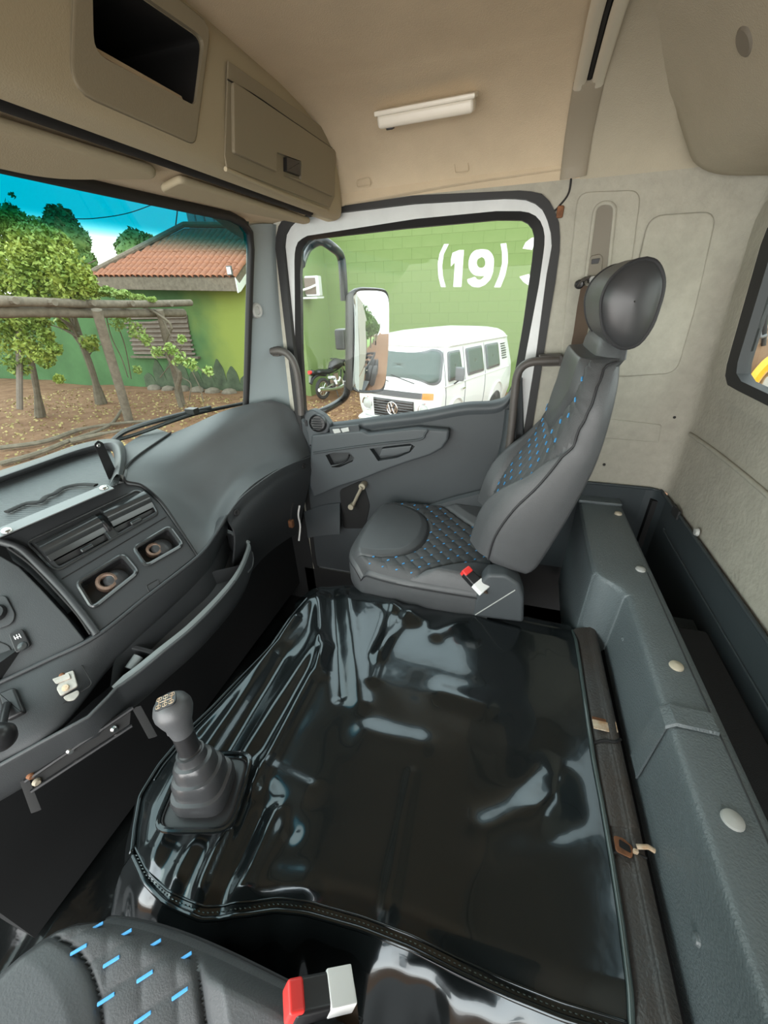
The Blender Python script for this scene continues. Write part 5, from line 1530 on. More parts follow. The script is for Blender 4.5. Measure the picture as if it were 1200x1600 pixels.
LITT = mat('dry_leaf', (0.46, 0.36, 0.15), 0.9, var=0.5, vscale=3)
pts = []
for _ in range(2600):
    x, y = random.uniform(-16, -5.0), random.uniform(4.5, 11.2)
    pts.append(V((x, y, gz(x, y) + .02)))
tag(scatter_mesh('fallen_leaves', pts, .04, LITT, None, .6, .3), 'dry yellow leaves littering the red dirt by the pergola', 'leaves', kind='stuff')
CHIP = mat('wood_chip', (0.46, 0.30, 0.14), 0.9, var=0.4, vscale=4)
pts = []
for _ in range(3000):
    x, y = random.uniform(-4.9, 1.5), random.uniform(5.5, 13)
    pts.append(V((x, y, gz(x, y) + .02)))
tag(scatter_mesh('straw_litter', pts, .05, CHIP, None, .35, .3), 'tan straw litter on the ground around the motorcycle and van', 'straw', kind='stuff')
for k, pts in enumerate(([(-9.117,4.517,-1.18),(-8.981,5.138,-1.18),(-9.106,5.916,-1.18),(-9.236,7.001,-1.18),(-10.279,8.329,-1.18)], [(-10.185,5.188,-1.18),(-9.616,5.723,-1.18),(-9.647,6.658,-1.18),(-8.98,7.325,-1.18),(-8.106,7.661,-1.18)], [(-9.018,5.848,-1.18),(-8.786,6.436,-1.18),(-8.358,7.016,-1.18)])):
    bm = new(); tube(bm, pts, [.05] * 8 + [.035] * 12, 7, 16)
    tag(obj('fallen_branch', bm, BARK), ('long pale branch lying on the dirt nearest the windscreen', 'pale branch lying on the dirt behind the longest one', 'short forked branch on the dirt below the first post')[k], 'branch', 'branches on the ground')

# house with tiled roof
HY, HXR, HXL = 12.3, -8.22, -13.6
house = thing('house', ((HXL + HXR) / 2, 14, GZ), 'green single storey house with a clay tiled roof and shuttered window', 'house')
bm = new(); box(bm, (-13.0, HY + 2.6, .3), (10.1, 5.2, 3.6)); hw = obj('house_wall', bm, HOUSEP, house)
e0, e1 = V((HXR + .05, 11.75, 1.98)), V((HXL - .25, 11.75, 2.22))
rdg_y = 14.1
slope = V((0, rdg_y - 11.75, 1.42))
bm = new()
prism(bm, [e0, e1, e1 + slope + V((2.35, 0, 0)), e0 + slope], (0, 0, -.05)); obj('roof_deck', bm, WOODD, house)
bm = new(); prism(bm, [e0 + slope, e1 + slope + V((2.35, 0, 0)), e1 + V((2.35, 5, 0)), e0 + V((0, 5, 0))], (0, 0, -.05)); obj('rear_roof', bm, TILE, house)
bm = new(); prism(bm, [e0 + V((0, -.02, -.02)), e1 + V((0, -.02, -.02)), e1 + V((0, -.02, -.36)), e0 + V((0, -.02, -.36))], (0, .06, 0), .01); obj('fascia', bm, WOODG, house)
bm = new(); prism(bm, [e0 + V((.02, 0, -.04)), e0 + V((.02, 0, -.34)), e0 + slope + V((.02, 0, -.3)), e0 + slope + V((.02, 0, 0))], (-.05, 0, 0), .005); obj('barge_board', bm, WOODG, house)
bm = new(); prism(bm, [e0 + V((.04, -.05, .0)), e0 + V((.04, -.05, -.40)), e0 + V((.04, .10, -.36)), e0 + V((.04, 1.2, .32)), e0 + V((.04, 1.2, .5)), e0 + V((.04, .1, -.16))], (-.03, 0, 0)); obj('white_corner_flashing', bm, WHITEP, house)
bm = new(); box(bm, e0 + V((-.10, -.08, .18)), (.17, .06, .24), None, .01); fl_ = obj('floodlight', bm, GRAYP, house)
bm = new(); box(bm, e0 + V((-.10, -.115, .18)), (.13, .01, .18)); obj('floodlight_pane', bm, WHITEP, fl_)
bm = new(); tube(bm, [e1 + V((0, -.03, .06)), e1 + slope + V((2.35, 0, .10))], .085, 8, 8); obj('hip_cap', bm, WOODG, house)
bm = new(); tube(bm, [e1 + slope + V((2.35, 0, .10)), e0 + slope + V((0, 0, .10))], .09, 8, 8); obj('ridge_cap', bm, TILE, house)
# clay tiles, each its own piece on shared meshes
tb = new()
rws = []
for s in range(2):
    r = []
    for k in range(7):
        t = math.pi * k / 6
        r.append((math.cos(t) * (.105 - .012 * s), s * .40, math.sin(t) * (.085 - .01 * s)))
    rws.append(r)
grid(tb, rws); thick(tb, .012)
first = obj('roof_tile', tb, TILE, house)
su = slope.normalized()
ti = 0
rot0 = Matrix((V((1, 0, 0)), su, V((1, 0, 0)).cross(su))).transposed()
for r_i in range(8):
    for c_i in range(26):
        x = HXR - .02 - c_i * .218
        frac = (HXR - x) / (HXR - HXL + .3)
        base = e0.lerp(e1, frac)
        p = V((x, base.y, base.z)) + su * (r_i * .335 - .04) + V((0, 0, .02 + random.uniform(-.008, .008)))
        if x < e1.x + 2.35 * (r_i * .335 / slope.length) + .12: continue
        t_ = first if ti == 0 else copy_to(first, parent=house)
        t_.location = p - house.location
        t_.rotation_euler = (rot0 @ Matrix.Rotation(random.uniform(-.03, .03), 3, 'Z')).to_euler()
        ti += 1
# louvred window
wn_ = [(-13.308,12.27,0.71),(-10.711,12.27,0.998),(-10.929,12.27,-0.307),(-13.549,12.27,-0.174)]
bm = new(); prism(bm, [V((p[0], 12.27, p[2])) for p in wn_], (0, .06, 0)); wp = obj('window', bm, WOODD, house)
wz0, wz1 = min(p[2] for p in wn_), max(p[2] for p in wn_)
wx0, wx1 = min(p[0] for p in wn_), max(p[0] for p in wn_)
for k in range(9):
    z = wz0 + (wz1 - wz0) * (k + .5) / 9
    bm = new(); box(bm, ((wx0 + wx1) / 2, 12.25, z), (wx1 - wx0 - .08, .03, .07), Matrix.Rotation(-.6, 3, 'X')); obj('window_slat', bm, WOODD, wp)
bm = new(); box(bm, ((wx0 + wx1) / 2, 12.24, wz0 - .05), (wx1 - wx0 + .2, .14, .07)); obj('window_ledge', bm, WOODG, wp)
# peeling base of the house wall: dark moss patches, stones and planks leaning on it
MOSS = mat('damp_moss', (0.10, 0.13, 0.075), 0.95, var=0.6, vscale=3)
for k in range(9):
    x = -13.2 + k * .54
    bm = new(); h_ = random.uniform(.3, .9)
    prism(bm, rpoly([(x - .3, HY - .02, GZ - .3), (x + .3, HY - .02, GZ - .3), (x + .22, HY - .02, GZ + h_ * .6), (x + .03, HY - .02, GZ + h_), (x - .25, HY - .02, GZ + h_ * .5)], .1), (0, .015, 0)); obj('damp_patch', bm, MOSS, house)
random.seed(8)
for k in range(6):
    x = -12.6 + k * .65
    bm = new(); bmesh.ops.create_icosphere(bm, subdivisions=2, radius=.22)
    for vv_ in bm.verts:
        vv_.co = V((vv_.co.x * 1.2, vv_.co.y, vv_.co.z * .7)) * (1 + .35 * noise.noise(vv_.co * 4 + V((k, 0, 0)))) + V((x, HY - .5, gz(x, HY) + .05))
    tag(obj('garden_stone', bm, WOODG, None, smooth=30), ('leftmost rough grey stone', 'second rough grey stone from the left', 'third rough grey stone from the left', 'third rough grey stone from the right', 'second rough grey stone from the right', 'rightmost rough grey stone')[k] + ' at the foot of the green house wall', 'stone', 'stones along the house wall')

bm = new(); box(bm, (-24, HY + .8, .0), (14, .2, 3.2)); tag(obj('garden_wall', bm, GREEND), 'dark green garden wall behind the citrus tree', 'wall')
# yard walls; the long one is blockwork with the painted phone number
def wall_thing(name, a, b, zt, m, label, blocks=True):
    a, b = V(a), V(b)
    L = (b - a).length
    d = (b - a).normalized()
    nrm = V((d.y, -d.x, 0))
    w = thing(name, (a + b) / 2, label, 'wall')
    bm = new(); box(bm, (a + b) / 2 + V((0, 0, (zt + GZ - .6) / 2)) + nrm * .016, (L, .14, zt - GZ + .6), axes(d, (0, 0, 1))); obj('wall_core', bm, m, w)
    return w, d, nrm
wl_, d, nr = wall_thing('boundary_wall', (-6.2, 13.8, 0), (13, 13.8, 0), 3.9, GREENW, 'long green painted block wall with white numbers behind the van')
bw_, bh_ = .595, .292
bb = new(); box(bb, (0, 0, 0), (bw_ - .004, .02, bh_ - .004), None, .002, 1)
blk = obj('block', bb, GREENW, wl_)
cnt = 0
for r_i in range(18):
    for c_i in range(15):
        x = -6.2 + (c_i + .5) * bw_ + (.5 * bw_ if r_i % 2 else 0)
        z = -1.2 + (r_i + .5) * bh_
        o = blk if cnt == 0 else copy_to(blk, parent=wl_)
        o.location = V((x, 13.72 - random.uniform(0, .0025), z)) - wl_.location
        cnt += 1
G3 = lambda pts: [(580 + a / 4.286, 330 + b / 4.286) for a, b in pts]
def glyph(poly):
    b = new(); prism(b, poly, (0, -.004, 0)); obj('painted_digit', b, WHITEP, wl_)
glyph([(-2.123,13.708,2.629),(-2.259,13.708,2.391),(-2.294,13.708,2.104),(-2.262,13.708,1.824),(-2.16,13.708,1.544),(-2.309,13.708,1.549),(-2.399,13.708,1.829),(-2.431,13.708,2.159),(-2.383,13.708,2.413),(-2.26,13.708,2.636)])
glyph([(-2.005,13.708,2.409),(-1.814,13.708,2.467),(-1.675,13.708,2.46),(-1.687,13.708,1.532),(-1.932,13.708,1.54),(-1.922,13.708,2.168),(-2.034,13.708,2.069),(-2.041,13.708,2.261)])
b = new(); polar_ring(b, cr([(-1.175,13.708,2.455),(-0.984,13.708,2.419),(-0.846,13.708,2.289),(-0.793,13.708,2.116),(-0.829,13.708,1.945),(-0.944,13.708,1.822),(-1.143,13.708,1.79),(-1.351,13.708,1.838),(-1.483,13.708,1.973),(-1.522,13.708,2.134),(-1.481,13.708,2.321),(-1.363,13.708,2.431),(-1.175,13.708,2.455)], 60)[:-1], cr([(-1.158,13.708,2.266),(-1.082,13.708,2.223),(-1.041,13.708,2.128),(-1.055,13.708,2.034),(-1.143,13.708,1.995),(-1.238,13.708,2.034),(-1.282,13.708,2.123),(-1.261,13.708,2.216),(-1.158,13.708,2.266)], 40)[:-1], (0, 2), (0, -.004, 0), N=60); obj('painted_digit', b, WHITEP, wl_)
glyph([(-0.793,13.706,2.116),(-0.795,13.707,1.88),(-0.858,13.706,1.69),(-0.993,13.706,1.564),(-1.173,13.706,1.499),(-1.364,13.706,1.527),(-1.504,13.706,1.631),(-1.529,13.706,1.722),(-1.309,13.706,1.78),(-1.228,13.706,1.703),(-1.135,13.706,1.7),(-1.048,13.706,1.762),(-1.02,13.706,1.857),(-0.922,13.706,1.965)])
glyph([(-0.663,13.708,2.553),(-0.508,13.708,2.562),(-0.441,13.708,2.33),(-0.407,13.708,2.083),(-0.443,13.708,1.787),(-0.544,13.708,1.484),(-0.727,13.708,1.49),(-0.615,13.708,1.793),(-0.567,13.708,2.091),(-0.595,13.708,2.338)])
glyph([(-0.051,13.708,2.408),(0.007,13.708,2.545),(0.144,13.708,2.64),(0.355,13.708,2.671),(0.592,13.708,2.628),(0.76,13.708,2.503),(0.82,13.708,2.34),(0.779,13.708,2.194),(0.659,13.708,2.118),(0.824,13.708,2.028),(0.92,13.708,1.857),(0.921,13.708,1.656),(0.808,13.708,1.519),(0.579,13.708,1.448),(0.314,13.708,1.472),(0.087,13.708,1.592),(-0.046,13.708,1.732),(0.198,13.708,1.793),(0.3,13.708,1.687),(0.499,13.708,1.633),(0.66,13.708,1.697),(0.688,13.708,1.835),(0.581,13.708,1.978),(0.368,13.708,2.041),(0.343,13.708,2.208),(0.521,13.708,2.252),(0.569,13.708,2.368),(0.468,13.708,2.476),(0.332,13.708,2.498),(0.238,13.708,2.459),(0.21,13.708,2.364)])
sw_, d, nr = wall_thing('side_wall', (-6.2, 11.75, 0), (-6.2, 13.8, 0), 3.9, GREENW, 'short green wall left of the motorcycle carrying a white box')
bm = new(); tube(bm, [(-6.14, 13.66, -1.5), (-6.14, 13.66, 3.8)], .035, 8); obj('corner_pipe', bm, GREENW, sw_)
bm = new(); prism(bm, [(-6.2, 11.75, -1.7), (-8.2, 12.9, -1.7), (-8.2, 12.9, 3.7), (-6.2, 11.75, 3.7)], (0, .14, 0)); obj('return_wall', bm, GREENW, sw_)

# white box on a bracket on the side wall
bx = thing('air_conditioner', (-5.9,12.219,1.555), 'white and brown air conditioner box on a bracket on the green wall', 'air conditioner')
c0 = V((-5.85,12.194,1.685))
bm = new(); box(bm, c0 + V((0, 0, 0)), (.42, .34, .52), Matrix.Rotation(.15, 3, 'Z'), .03); obj('casing', bm, VANW, bx)
bm = new(); box(bm, c0 + V((-.02, -.19, 0)), (.34, .03, .42), Matrix.Rotation(.15, 3, 'Z'), .01); obj('brown_front', bm, WOODD, bx)
bm = new(); box(bm, c0 + V((-.1, -.02, -.30)), (.60, .50, .05)); obj('shelf_bracket', bm, VANW, bx)
bm = new(); tube(bm, [c0 + V((-.35, -.3, -.12)), c0 + V((.0, -.30, -.05)), c0 + V((.20, -.26, .02))], .03, 8, 10); obj('bent_tray', bm, WHITEP, bx)

# sheet metal shed beyond the roof, with vertical sheets
sh = thing('metal_shed', (-14.415,20,4.344), 'tall corrugated metal shed behind the tiled roof', 'shed')
q = [V(p) for p in [(-16.064,20,5.41),(-11.43,20,5.069),(-11.912,20,2.648),(-16.939,20,2.86)]]
bm = new(); box(bm, ((q[0].x + q[1].x) / 2, 20.6, q[0].z / 2 - .6), (q[1].x - q[0].x, 1.0, q[0].z + 1.2)); obj('shed_body', bm, CORR, sh)
for k in range(9):
    x = q[0].x + (q[1].x - q[0].x) * (k + .5) / 9
    bm = new(); box(bm, (x, 20.05, q[0].z / 2 - .6), ((q[1].x - q[0].x) / 9 - .06, .12, q[0].z + 1.15), None, .04, 1); obj('sheet', bm, CORR, sh)

# ------------------------------------------------------------------ pergola, vine, trees, cables
pg = thing('pergola', (-9, 8.2, GZ), 'rustic log pergola with two leaning posts beside the house', 'pergola')
for (b_, t_, r_) in (((-9.185,7.526,-1.3), (-8.4,7.05,1.323), .105), ((-9.146,9.362,-1.3), (-8.563,8.9,1.25), .095)):
    b_, t_ = V(b_), V(t_)
    bm = new(); tube(bm, [b_ - (t_ - b_) * .03, b_.lerp(t_, .3) + V((.02, 0, 0)), b_.lerp(t_, .7), t_], [r_ * 1.05, r_, r_ * .97, r_ * .95], 12, 12); obj('post', bm, WOODG, pg)
for pts, r_ in (([(-8.7,5.219,1.539),(-8.7,6.151,1.495),(-8.7,7.334,1.427),(-8.7,8.709,1.386),(-8.7,10.23,1.372)], .09), ([(-8.85,5.237,1.386),(-8.85,6.184,1.334),(-8.85,7.385,1.255),(-8.85,8.779,1.189),(-8.85,10.033,1.13)], .11)):
    bm = new(); tube(bm, pts, [r_ * .95, r_, r_ * 1.04, r_, r_ * .9], 12, 24); obj('beam', bm, WOODG, pg)
bm = new()
for k in range(5):
    x = 20 + k * 58
pp = [(-8.8,5.735,1.426),(-8.8,6.416,1.379),(-8.8,7.231,1.348),(-8.8,8.206,1.31),(-8.8,9.395,1.264)]
for p in pp:
    bm = new(); p = V(p); tube(bm, [p + V((-3.0, .2, .12)), p + V((.3, -.1, .10))], .06, 8); obj('cross_pole', bm, WOODG, pg)
bm = new(); tube(bm, [(-10.5,6.945,1.418),(-10.5,6.515,0.421),(-10.5,6.059,-0.603)], .06, 8, 8); obj('far_post', bm, WOODD, pg)

def leaves_in(centers, n, size, name, m, parent, flat=1.0):
    pts = []
    for _ in range(n):
        c, r = random.choice(centers)
        d = V((random.gauss(0, 1), random.gauss(0, 1), random.gauss(0, 1) * flat))
        d = d.normalized() * (random.random() ** .45)
        pts.append(V(c) + V((d.x * r, d.y * r, d.z * r * flat)))
    o = scatter_mesh(name, pts, size, m, parent, .55, .9)
    tag(o, kind='stuff')
    return o
def branchy(parent, base, top, r, n, spread, m=BARK, seed=1):
    random.seed(seed)
    base, top = V(base), V(top)
    bm = new(); tube(bm, [base, base.lerp(top, .35) + V((.06, .0, 0)), base.lerp(top, .7) + V((-.05, .05, 0)), top], [r * 1.15, r, r * .8, r * .6], 9, 14); obj('trunk', bm, m, parent)
    bm = new()
    for k in range(n):
        s = base.lerp(top, random.uniform(.5, 1))
        e = s + V((random.uniform(-1, 1), random.uniform(-1, 1), random.uniform(.2, 1))) * spread
        tube(bm, [s, s.lerp(e, .5) + V((0, 0, .1)), e], [r * .4, r * .28, r * .12], 6, 7)
    tag(obj('branches', bm, m, parent), kind='stuff')
# citrus tree at the left edge
t = thing('citrus_tree', (-12.609,7.675,-1.3), 'bushy yellow green citrus tree at the left edge of the windscreen', 'tree')
branchy(t, (-12.207,7.426,-1.3), (-10.948,7.3,1.544), .12, 16, 1.5, seed=3)
cs = [((-10.418,7.2,2.314), .62), ((-9.471,7.2,2.325), .6), ((-8.769,7,2.009), .45), ((-9.901,7.4,2.673), .42), ((-10.509,7.3,2.81), .5), ((-10.111,7.3,2.968), .28), ((-8.591,7.1,1.837), .28), ((-11.798,7,2.192), 1.0), ((-9.595,6.9,1.755), .5), ((-10.544,6.9,1.761), .5), ((-9.027,7.2,2.466), .3), ((-9.863,6.9,2.05), .5), ((-8.873,7,1.675), .3)]
leaves_in(cs, 16000, .05, 'crown_leaves', LEAFC, t)
cs = [((-10.722,6.6,0.807), .36), ((-9.959,6.5,0.663), .30), ((-9.685,6.5,0.432), .20), ((-10.61,6.5,0.287), .24), ((-10.529,6.6,1.186), .32), ((-11.7,6.6,0.673), .5), ((-9.523,6.5,0.008), .09), ((-9.543,6.6,1.173), .22), ((-9.283,6.5,0.627), .14), ((-9.956,6.6,1.118), .25), ((-9.37,6.5,0.876), .16)]
leaves_in(cs, 5200, .048, 'low_leaves', LEAFC, t)
leaves_in([((-9.917,7.2,3.18), .10), ((-9.734,7.2,3.337), .07)], 40, .05, 'top_shoot', LEAFD, t)
# leaning tree behind the pergola
t = thing('leaning_tree', (-12.39,9.445,-1.3), 'slender leaning tree trunk growing between the pergola posts and house', 'tree')
branchy(t, (-12.146,9.236,-1.3), (-11.907,9.2,1.397), .15, 9, 1.1, seed=9)
leaves_in([((-11.206,9.2,1.732), .5), ((-11.965,9.2,1.83), .5), ((-11.523,9.1,0.474), .25), ((-12.302,9.2,1.051), .3)], 500, .09, 'crown_leaves', LEAFC, t)
# vine over the pergola
t = thing('grape_vine', (-8.868,9.045,-1.3), 'pale green climbing vine wound round the right pergola post', 'vine')
bm = new(); tube(bm, [(-8.647,8.8,-1.155),(-8.639,8.8,-0.702),(-8.383,8.8,-0.278),(-8.635,8.8,0.12),(-8.572,8.8,0.507),(-8.234,8.8,0.877),(-8.579,8.8,1.169),(-9.007,8.8,1.348)], [.06] * 8 + [.03] * 16, 8, 24); obj('stem', bm, BARK, t)
bm = new()
for pts in ([(-10.111,8.7,1.2),(-10.18,8.7,0.75),(-10.154,8.7,0.439),(-10.082,8.7,0.118),(-10.086,8.7,-0.381)], [(-8.974,8.7,-0.355),(-8.626,8.7,-0.104),(-8.271,8.7,0.137),(-7.964,8.7,0.444)], [(-8.341,8.7,1.029),(-8.207,8.7,0.592),(-7.968,8.7,0.141),(-7.646,8.7,-0.087),(-7.323,8.7,-0.316)], [(-9.864,8.7,1.049),(-9.825,8.7,0.439),(-9.987,8.7,-0.413)], [(-7.872,8.7,-0.17),(-7.759,8.7,-0.57),(-7.756,8.7,-0.953)], [(-8.234,8.7,-0.338),(-8.02,8.7,-0.495),(-8.202,8.7,-0.92)]):
    tube(bm, pts, .014, 5, 14)
tag(obj('tendrils', bm, BARK, t), kind='stuff')
cs = [((-10.288,8.6,1.666), .22), ((-9.867,8.7,1.695), .24), ((-9.393,8.7,1.611), .22), ((-9.03,8.8,1.531), .16), ((-8.614,8.8,1.478), .09), ((-10.616,8.5,1.62), .2)]
leaves_in(cs, 3200, .05, 'top_leaves', LEAFV, t, .5)
cs = [((-9.681,8.6,0.979), .20), ((-9.188,8.6,0.828), .22), ((-8.954,8.6,0.604), .16), ((-8.727,8.6,0.301), .16), ((-8.076,8.6,0.154), .22), ((-7.731,8.6,0.005), .16), ((-7.289,8.6,-0.142), .12), ((-9.547,8.6,-0.152), .10), ((-9.375,8.6,1.193), .2), ((-7.841,8.6,0.602), .10), ((-8.233,8.6,0.38), .16)]
leaves_in(cs, 1100, .055, 'hanging_leaves', LEAFV, t)
# far trees
random.seed(21)
def far_tree(base, cs, n, size, label, m):
    t = thing('distant_tree', base, label, 'tree', 'distant trees')
    b = V(base); c = V(cs[0][0])
    bm = new(); tube(bm, [V((c.x, c.y, GZ - .3)), V((c.x, c.y, c.z))], .25, 8); obj('trunk', bm, BARK, t)
    for c_, r in cs:
        pass
    leaves_in(cs, n, size, 'crown_leaves', m, t)
    bm = new()
    for c_, r in cs:
        b3 = new(); bmesh.ops.create_icosphere(b3, subdivisions=3, radius=r * .88)
        for vv_ in b3.verts: vv_.co = vv_.co * (1 + .25 * noise.noise(vv_.co * 1.3)) + V(c_)
        merge(bm, b3)
    obj('crown_mass', bm, m, t, smooth=180)
far_tree((-27.606,22,4.059), [((-27.511,22,4.221), 1.5), ((-27.881,22,5.123), .95), ((-26.219,22,4.898), 1.0), ((-26.614,22,5.736), .85), ((-25.987,22,3.814), .8), ((-29.374,22,4.145), .8), ((-27.497,22,3.03), 1.3)], 9000, .13, 'large round dark tree beyond the citrus tree', LEAFD)
far_tree((-29.399,30,5.24), [((-29.346,30,5.363), 1.1), ((-30.468,30,5.17), .8), ((-28.201,30,5.217), .8), ((-29.478,30,4.607), 1.5)], 3000, .16, 'small dark tree top peeping over the left roof slope', LEAFD)
# cables
for a, b, lab in (([(-11,7.598,3.943),(-11,8.927,4.045),(-11,10.436,4.099),(-11,13.037,4.424)], 0, 'black power cable crossing the top of the windscreen'), ([(-11,9.378,3.306),(-11,10.136,3.41),(-11,11.265,3.664),(-11,12.591,4.103),(-11,14.299,4.695)], 0, 'thin black power cable sagging over the distant tree')):
    bm = new(); tube(bm, a, .012, 6, 24); tag(obj('power_cable', bm, RUBBER), lab, 'cable')
bm = new(); tube(bm, [(-11.454,14,4.307),(-11.64,14,3.934),(-11.86,14,3.549)], .02, 6, 6); tag(obj('cable_mast', bm, RUBBER), 'thin dark mast standing on the roof ridge', 'mast')

# ------------------------------------------------------------------ windscreen wiper outside
wp_ = thing('windscreen_wiper', (-1.26,1.219,1.026), 'black windscreen wiper lying along the foot of the glass', 'wiper')
bm = new(); tube(bm, [(-1.03,1.401,1.069), (-1.14,1.202,1.067), (-1.29,1.074,1.023), (-1.37,0.989,1.007)], .007, 8, 20); obj('blade', bm, RUBBER, wp_)
bm = new(); tube(bm, [(-1.1,1.267,1.079), (-1.2,1.153,1.067), (-1.31,1.058,1.041), (-1.36,1.011,1.004)], .009, 8, 16); obj('arm', bm, BLACK, wp_)
bm = new(); box(bm, (-1.14,1.207,1.08), (.04, .03, .02)); obj('clip', bm, BLACK, wp_)

# ------------------------------------------------------------------ truck door mirror
mr_ = thing('side_mirror', (-0.614,1.8,1.271), 'tall truck door mirror on a bent black arm outside the window', 'mirror')
MN = V((.778, -.628, 0.0))
gl_ = [V(p) for p in [(-0.653,1.725,1.443),(-0.636,1.745,1.461),(-0.607,1.781,1.462),(-0.562,1.837,1.456),(-0.548,1.854,1.441),(-0.544,1.859,1.407),(-0.548,1.855,1.344),(-0.556,1.845,1.184),(-0.562,1.837,1.086),(-0.572,1.824,1.052),(-0.593,1.798,1.048),(-0.642,1.738,1.057),(-0.669,1.705,1.077),(-0.672,1.701,1.109)]]
gc_ = cr(gl_ + [gl_[0]], 73)[:-1]
c0_ = sum(gc_, V()) / len(gc_)
bm = new()   # gently convex glass
grid(bm, [[c0_ + (p - c0_) * (k / 24) + MN * (.020 - ((p - c0_) * (k / 24)).length_squared / 2.1) for p in gc_] for k in range(24, 0, -1)], closed=True)
obj('mirror_glass', bm, MIRROR, mr_, smooth=180)
cg = sum(gl_, V()) / len(gl_)
rows = []
for k, dn in ((.985, .0), (1.03, .006), (1.05, -.004), (1.04, -.03), (1.0, -.065), (.9, -.085), (.5, -.095), (.02, -.097)):
    rows.append([cg + (p - cg) * k + MN * dn for p in cr(gl_ + [gl_[0]], 57)[:-1]])
bm = new(); grid(bm, rows, closed=True); obj('housing', bm, BLACK, mr_, smooth=50)
bm = new(); wf = [V(p) for p in [(-0.653,1.725,1.443),(-0.649,1.73,1.45),(-0.651,1.726,1.353),(-0.653,1.724,1.227),(-0.658,1.718,1.12),(-0.661,1.714,1.064),(-0.669,1.705,1.077),(-0.672,1.701,1.109)]]
prism(bm, [p + MN * .0205 for p in wf], MN * .002); obj('cab_side_reflection', bm, WHITEM, mr_)  # white strip laid on the glass as the cab side's reflection
bm = new(); tube(bm, [(-0.756,1.49,1.549)] + [(-0.791,1.6,1.588)] + [(-0.795,1.66,1.617),(-0.75,1.66,1.631),(-0.705,1.66,1.61)] + [(-0.719,1.78,1.587),(-0.714,1.78,1.519),(-0.716,1.78,1.425)], .017, 10, 30); obj('upper_arm', bm, BLACK, mr_)
bm = new(); tube(bm, [(-0.839,1.49,0.993)] + [(-0.874,1.6,0.966),(-0.8,1.6,0.987)] + [(-0.781,1.78,0.991),(-0.74,1.78,1.029),(-0.729,1.78,1.089)], .017, 10, 30); obj('lower_arm', bm, BLACK, mr_)
bm = new(); box(bm, (-0.775,1.86,1.265), (.05, .06, .09), None, .01); obj('motor_box', bm, BLACK, mr_)

# ------------------------------------------------------------------ white van
phi = R(-18)
VB = V((-2.02, 7.10, 0))
def vp_(x, y, z):   # van space: x across (+ to the picture's right), y back from the nose, z up
    c, s = math.cos(phi), math.sin(phi)
    zz = GZ + .12 + z - .035 * y
    return V((VB.x + x * c - y * s, VB.y + x * s + y * c, zz))
VW_ = 1.0
def vw(z):
    return VW_ * (cr([(0, .80, .3), (0, .86, .6), (0, .87, .95), (0, .855, 1.18), (0, .80, 1.45), (0, .745, 1.72), (0, .735, 1.76), (0, .70, 1.84), (0, .58, 1.93), (0, .3, 1.985), (0, .05, 2.0)], 60)[min(59, max(0, int((z - .3) / 1.7 * 59)))].y)
ZS = [.3, .45, .6, .8, .95, 1.1, 1.18, 1.3, 1.45, 1.6, 1.72, 1.76, 1.8, 1.86, 1.92, 1.96, 1.985, 2.0]
def interp(tab, z):
    for (a, b), (c, d_) in zip(tab, tab[1:]):
        if z <= c: return b + (d_ - b) * (z - a) / (c - a)
    return tab[-1][1]
WT = [(.3, .80), (.6, .86), (.95, .87), (1.18, .85), (1.45, .80), (1.72, .745), (1.76, .74), (1.84, .70), (1.92, .60), (1.97, .42), (2.0, .10)]
FT = [(.3, .10), (.5, .02), (.8, 0.0), (1.0, .03), (1.15, .09), (1.7, .40), (1.76, .43), (1.84, .52), (1.92, .75), (1.97, 1.1), (2.0, 1.7)]
RT = [(.3, 4.15), (.6, 4.22), (1.15, 4.2), (1.72, 4.02), (1.84, 3.95), (1.92, 3.75), (1.97, 3.4), (2.0, 2.6)]
LV = .92
def vF(x, z):
    w = interp(WT, z)
    return interp(FT, z) + .17 * min(1, abs(x) / w) ** 3.5
def vside(y, z, s=1):
    return vp_(s * interp(WT, z) * 1.0 * 1.06, y * LV, z)
def vfront(x, z, o=0):
    return vp_(x * 1.06, (vF(x, z) - o) * LV, z)
van = thing('van', VB + V((0, 0, GZ)), 'white rear-engined van parked in front of the green wall', 'van')
rows = []
for z in ZS:
    w = interp(WT, z)
    r = [vfront(-w + 2 * w * k / 24, z) for k in range(25)]
    y0, y1 = vF(w, z), interp(RT, z)
    r += [vside(y0 + (y1 - .1 - y0) * k / 10, z) for k in range(1, 11)]
    r += [vp_(w * 1.06 * (1 - .12), y1 * LV, z), vp_(-w * 1.06 * (1 - .12), y1 * LV, z)]
    r += [vside(y1 - .1 - (y1 - .1 - y0) * k / 10, z, -1) for k in range(0, 10)]
    rows.append(r)
bm = new(); vs = grid(bm, rows, closed=True); bm.faces.new(vs[-1])
body = obj('body', bm, VANW, van, smooth=50)
def vpatch(name, f, us, zs, m, parent=van, rad=None):
    bm = new(); grid(bm, [[f(u, z) for u in us] for z in zs]); thick(bm, .012); return obj(name, bm, m, parent)
rng = lambda a, b, n: [a + (b - a) * k / n for k in range(n + 1)]
def round_patch(name, f, u0, u1, z0, z1, m, r=.08, o=None):
    # rounded-corner pane lying on the body surface
    out = rpoly([(u0(z0), 0, z0), (u1(z0), 0, z0), (u1(z1), 0, z1), (u0(z1), 0, z1)], r, 6)
    bm = new()
    c = V((sum(p.x for p in out) / len(out), 0, sum(p.z for p in out) / len(out)))
    rws = [[f(c.x + (p.x - c.x) * k, c.z + (p.z - c.z) * k) for p in out] for k in (1, .8, .6, .4, .2, .02)]
    grid(bm, rws, closed=True); thick(bm, .012)
    return obj(name, bm, m, van, smooth=180)
fF = lambda o: (lambda x, z: vfront(x, z, o))
def fS(o):
    def g(y, z):
        return vp_((interp(WT, z) + o) * 1.06, y * LV, z)
    return g
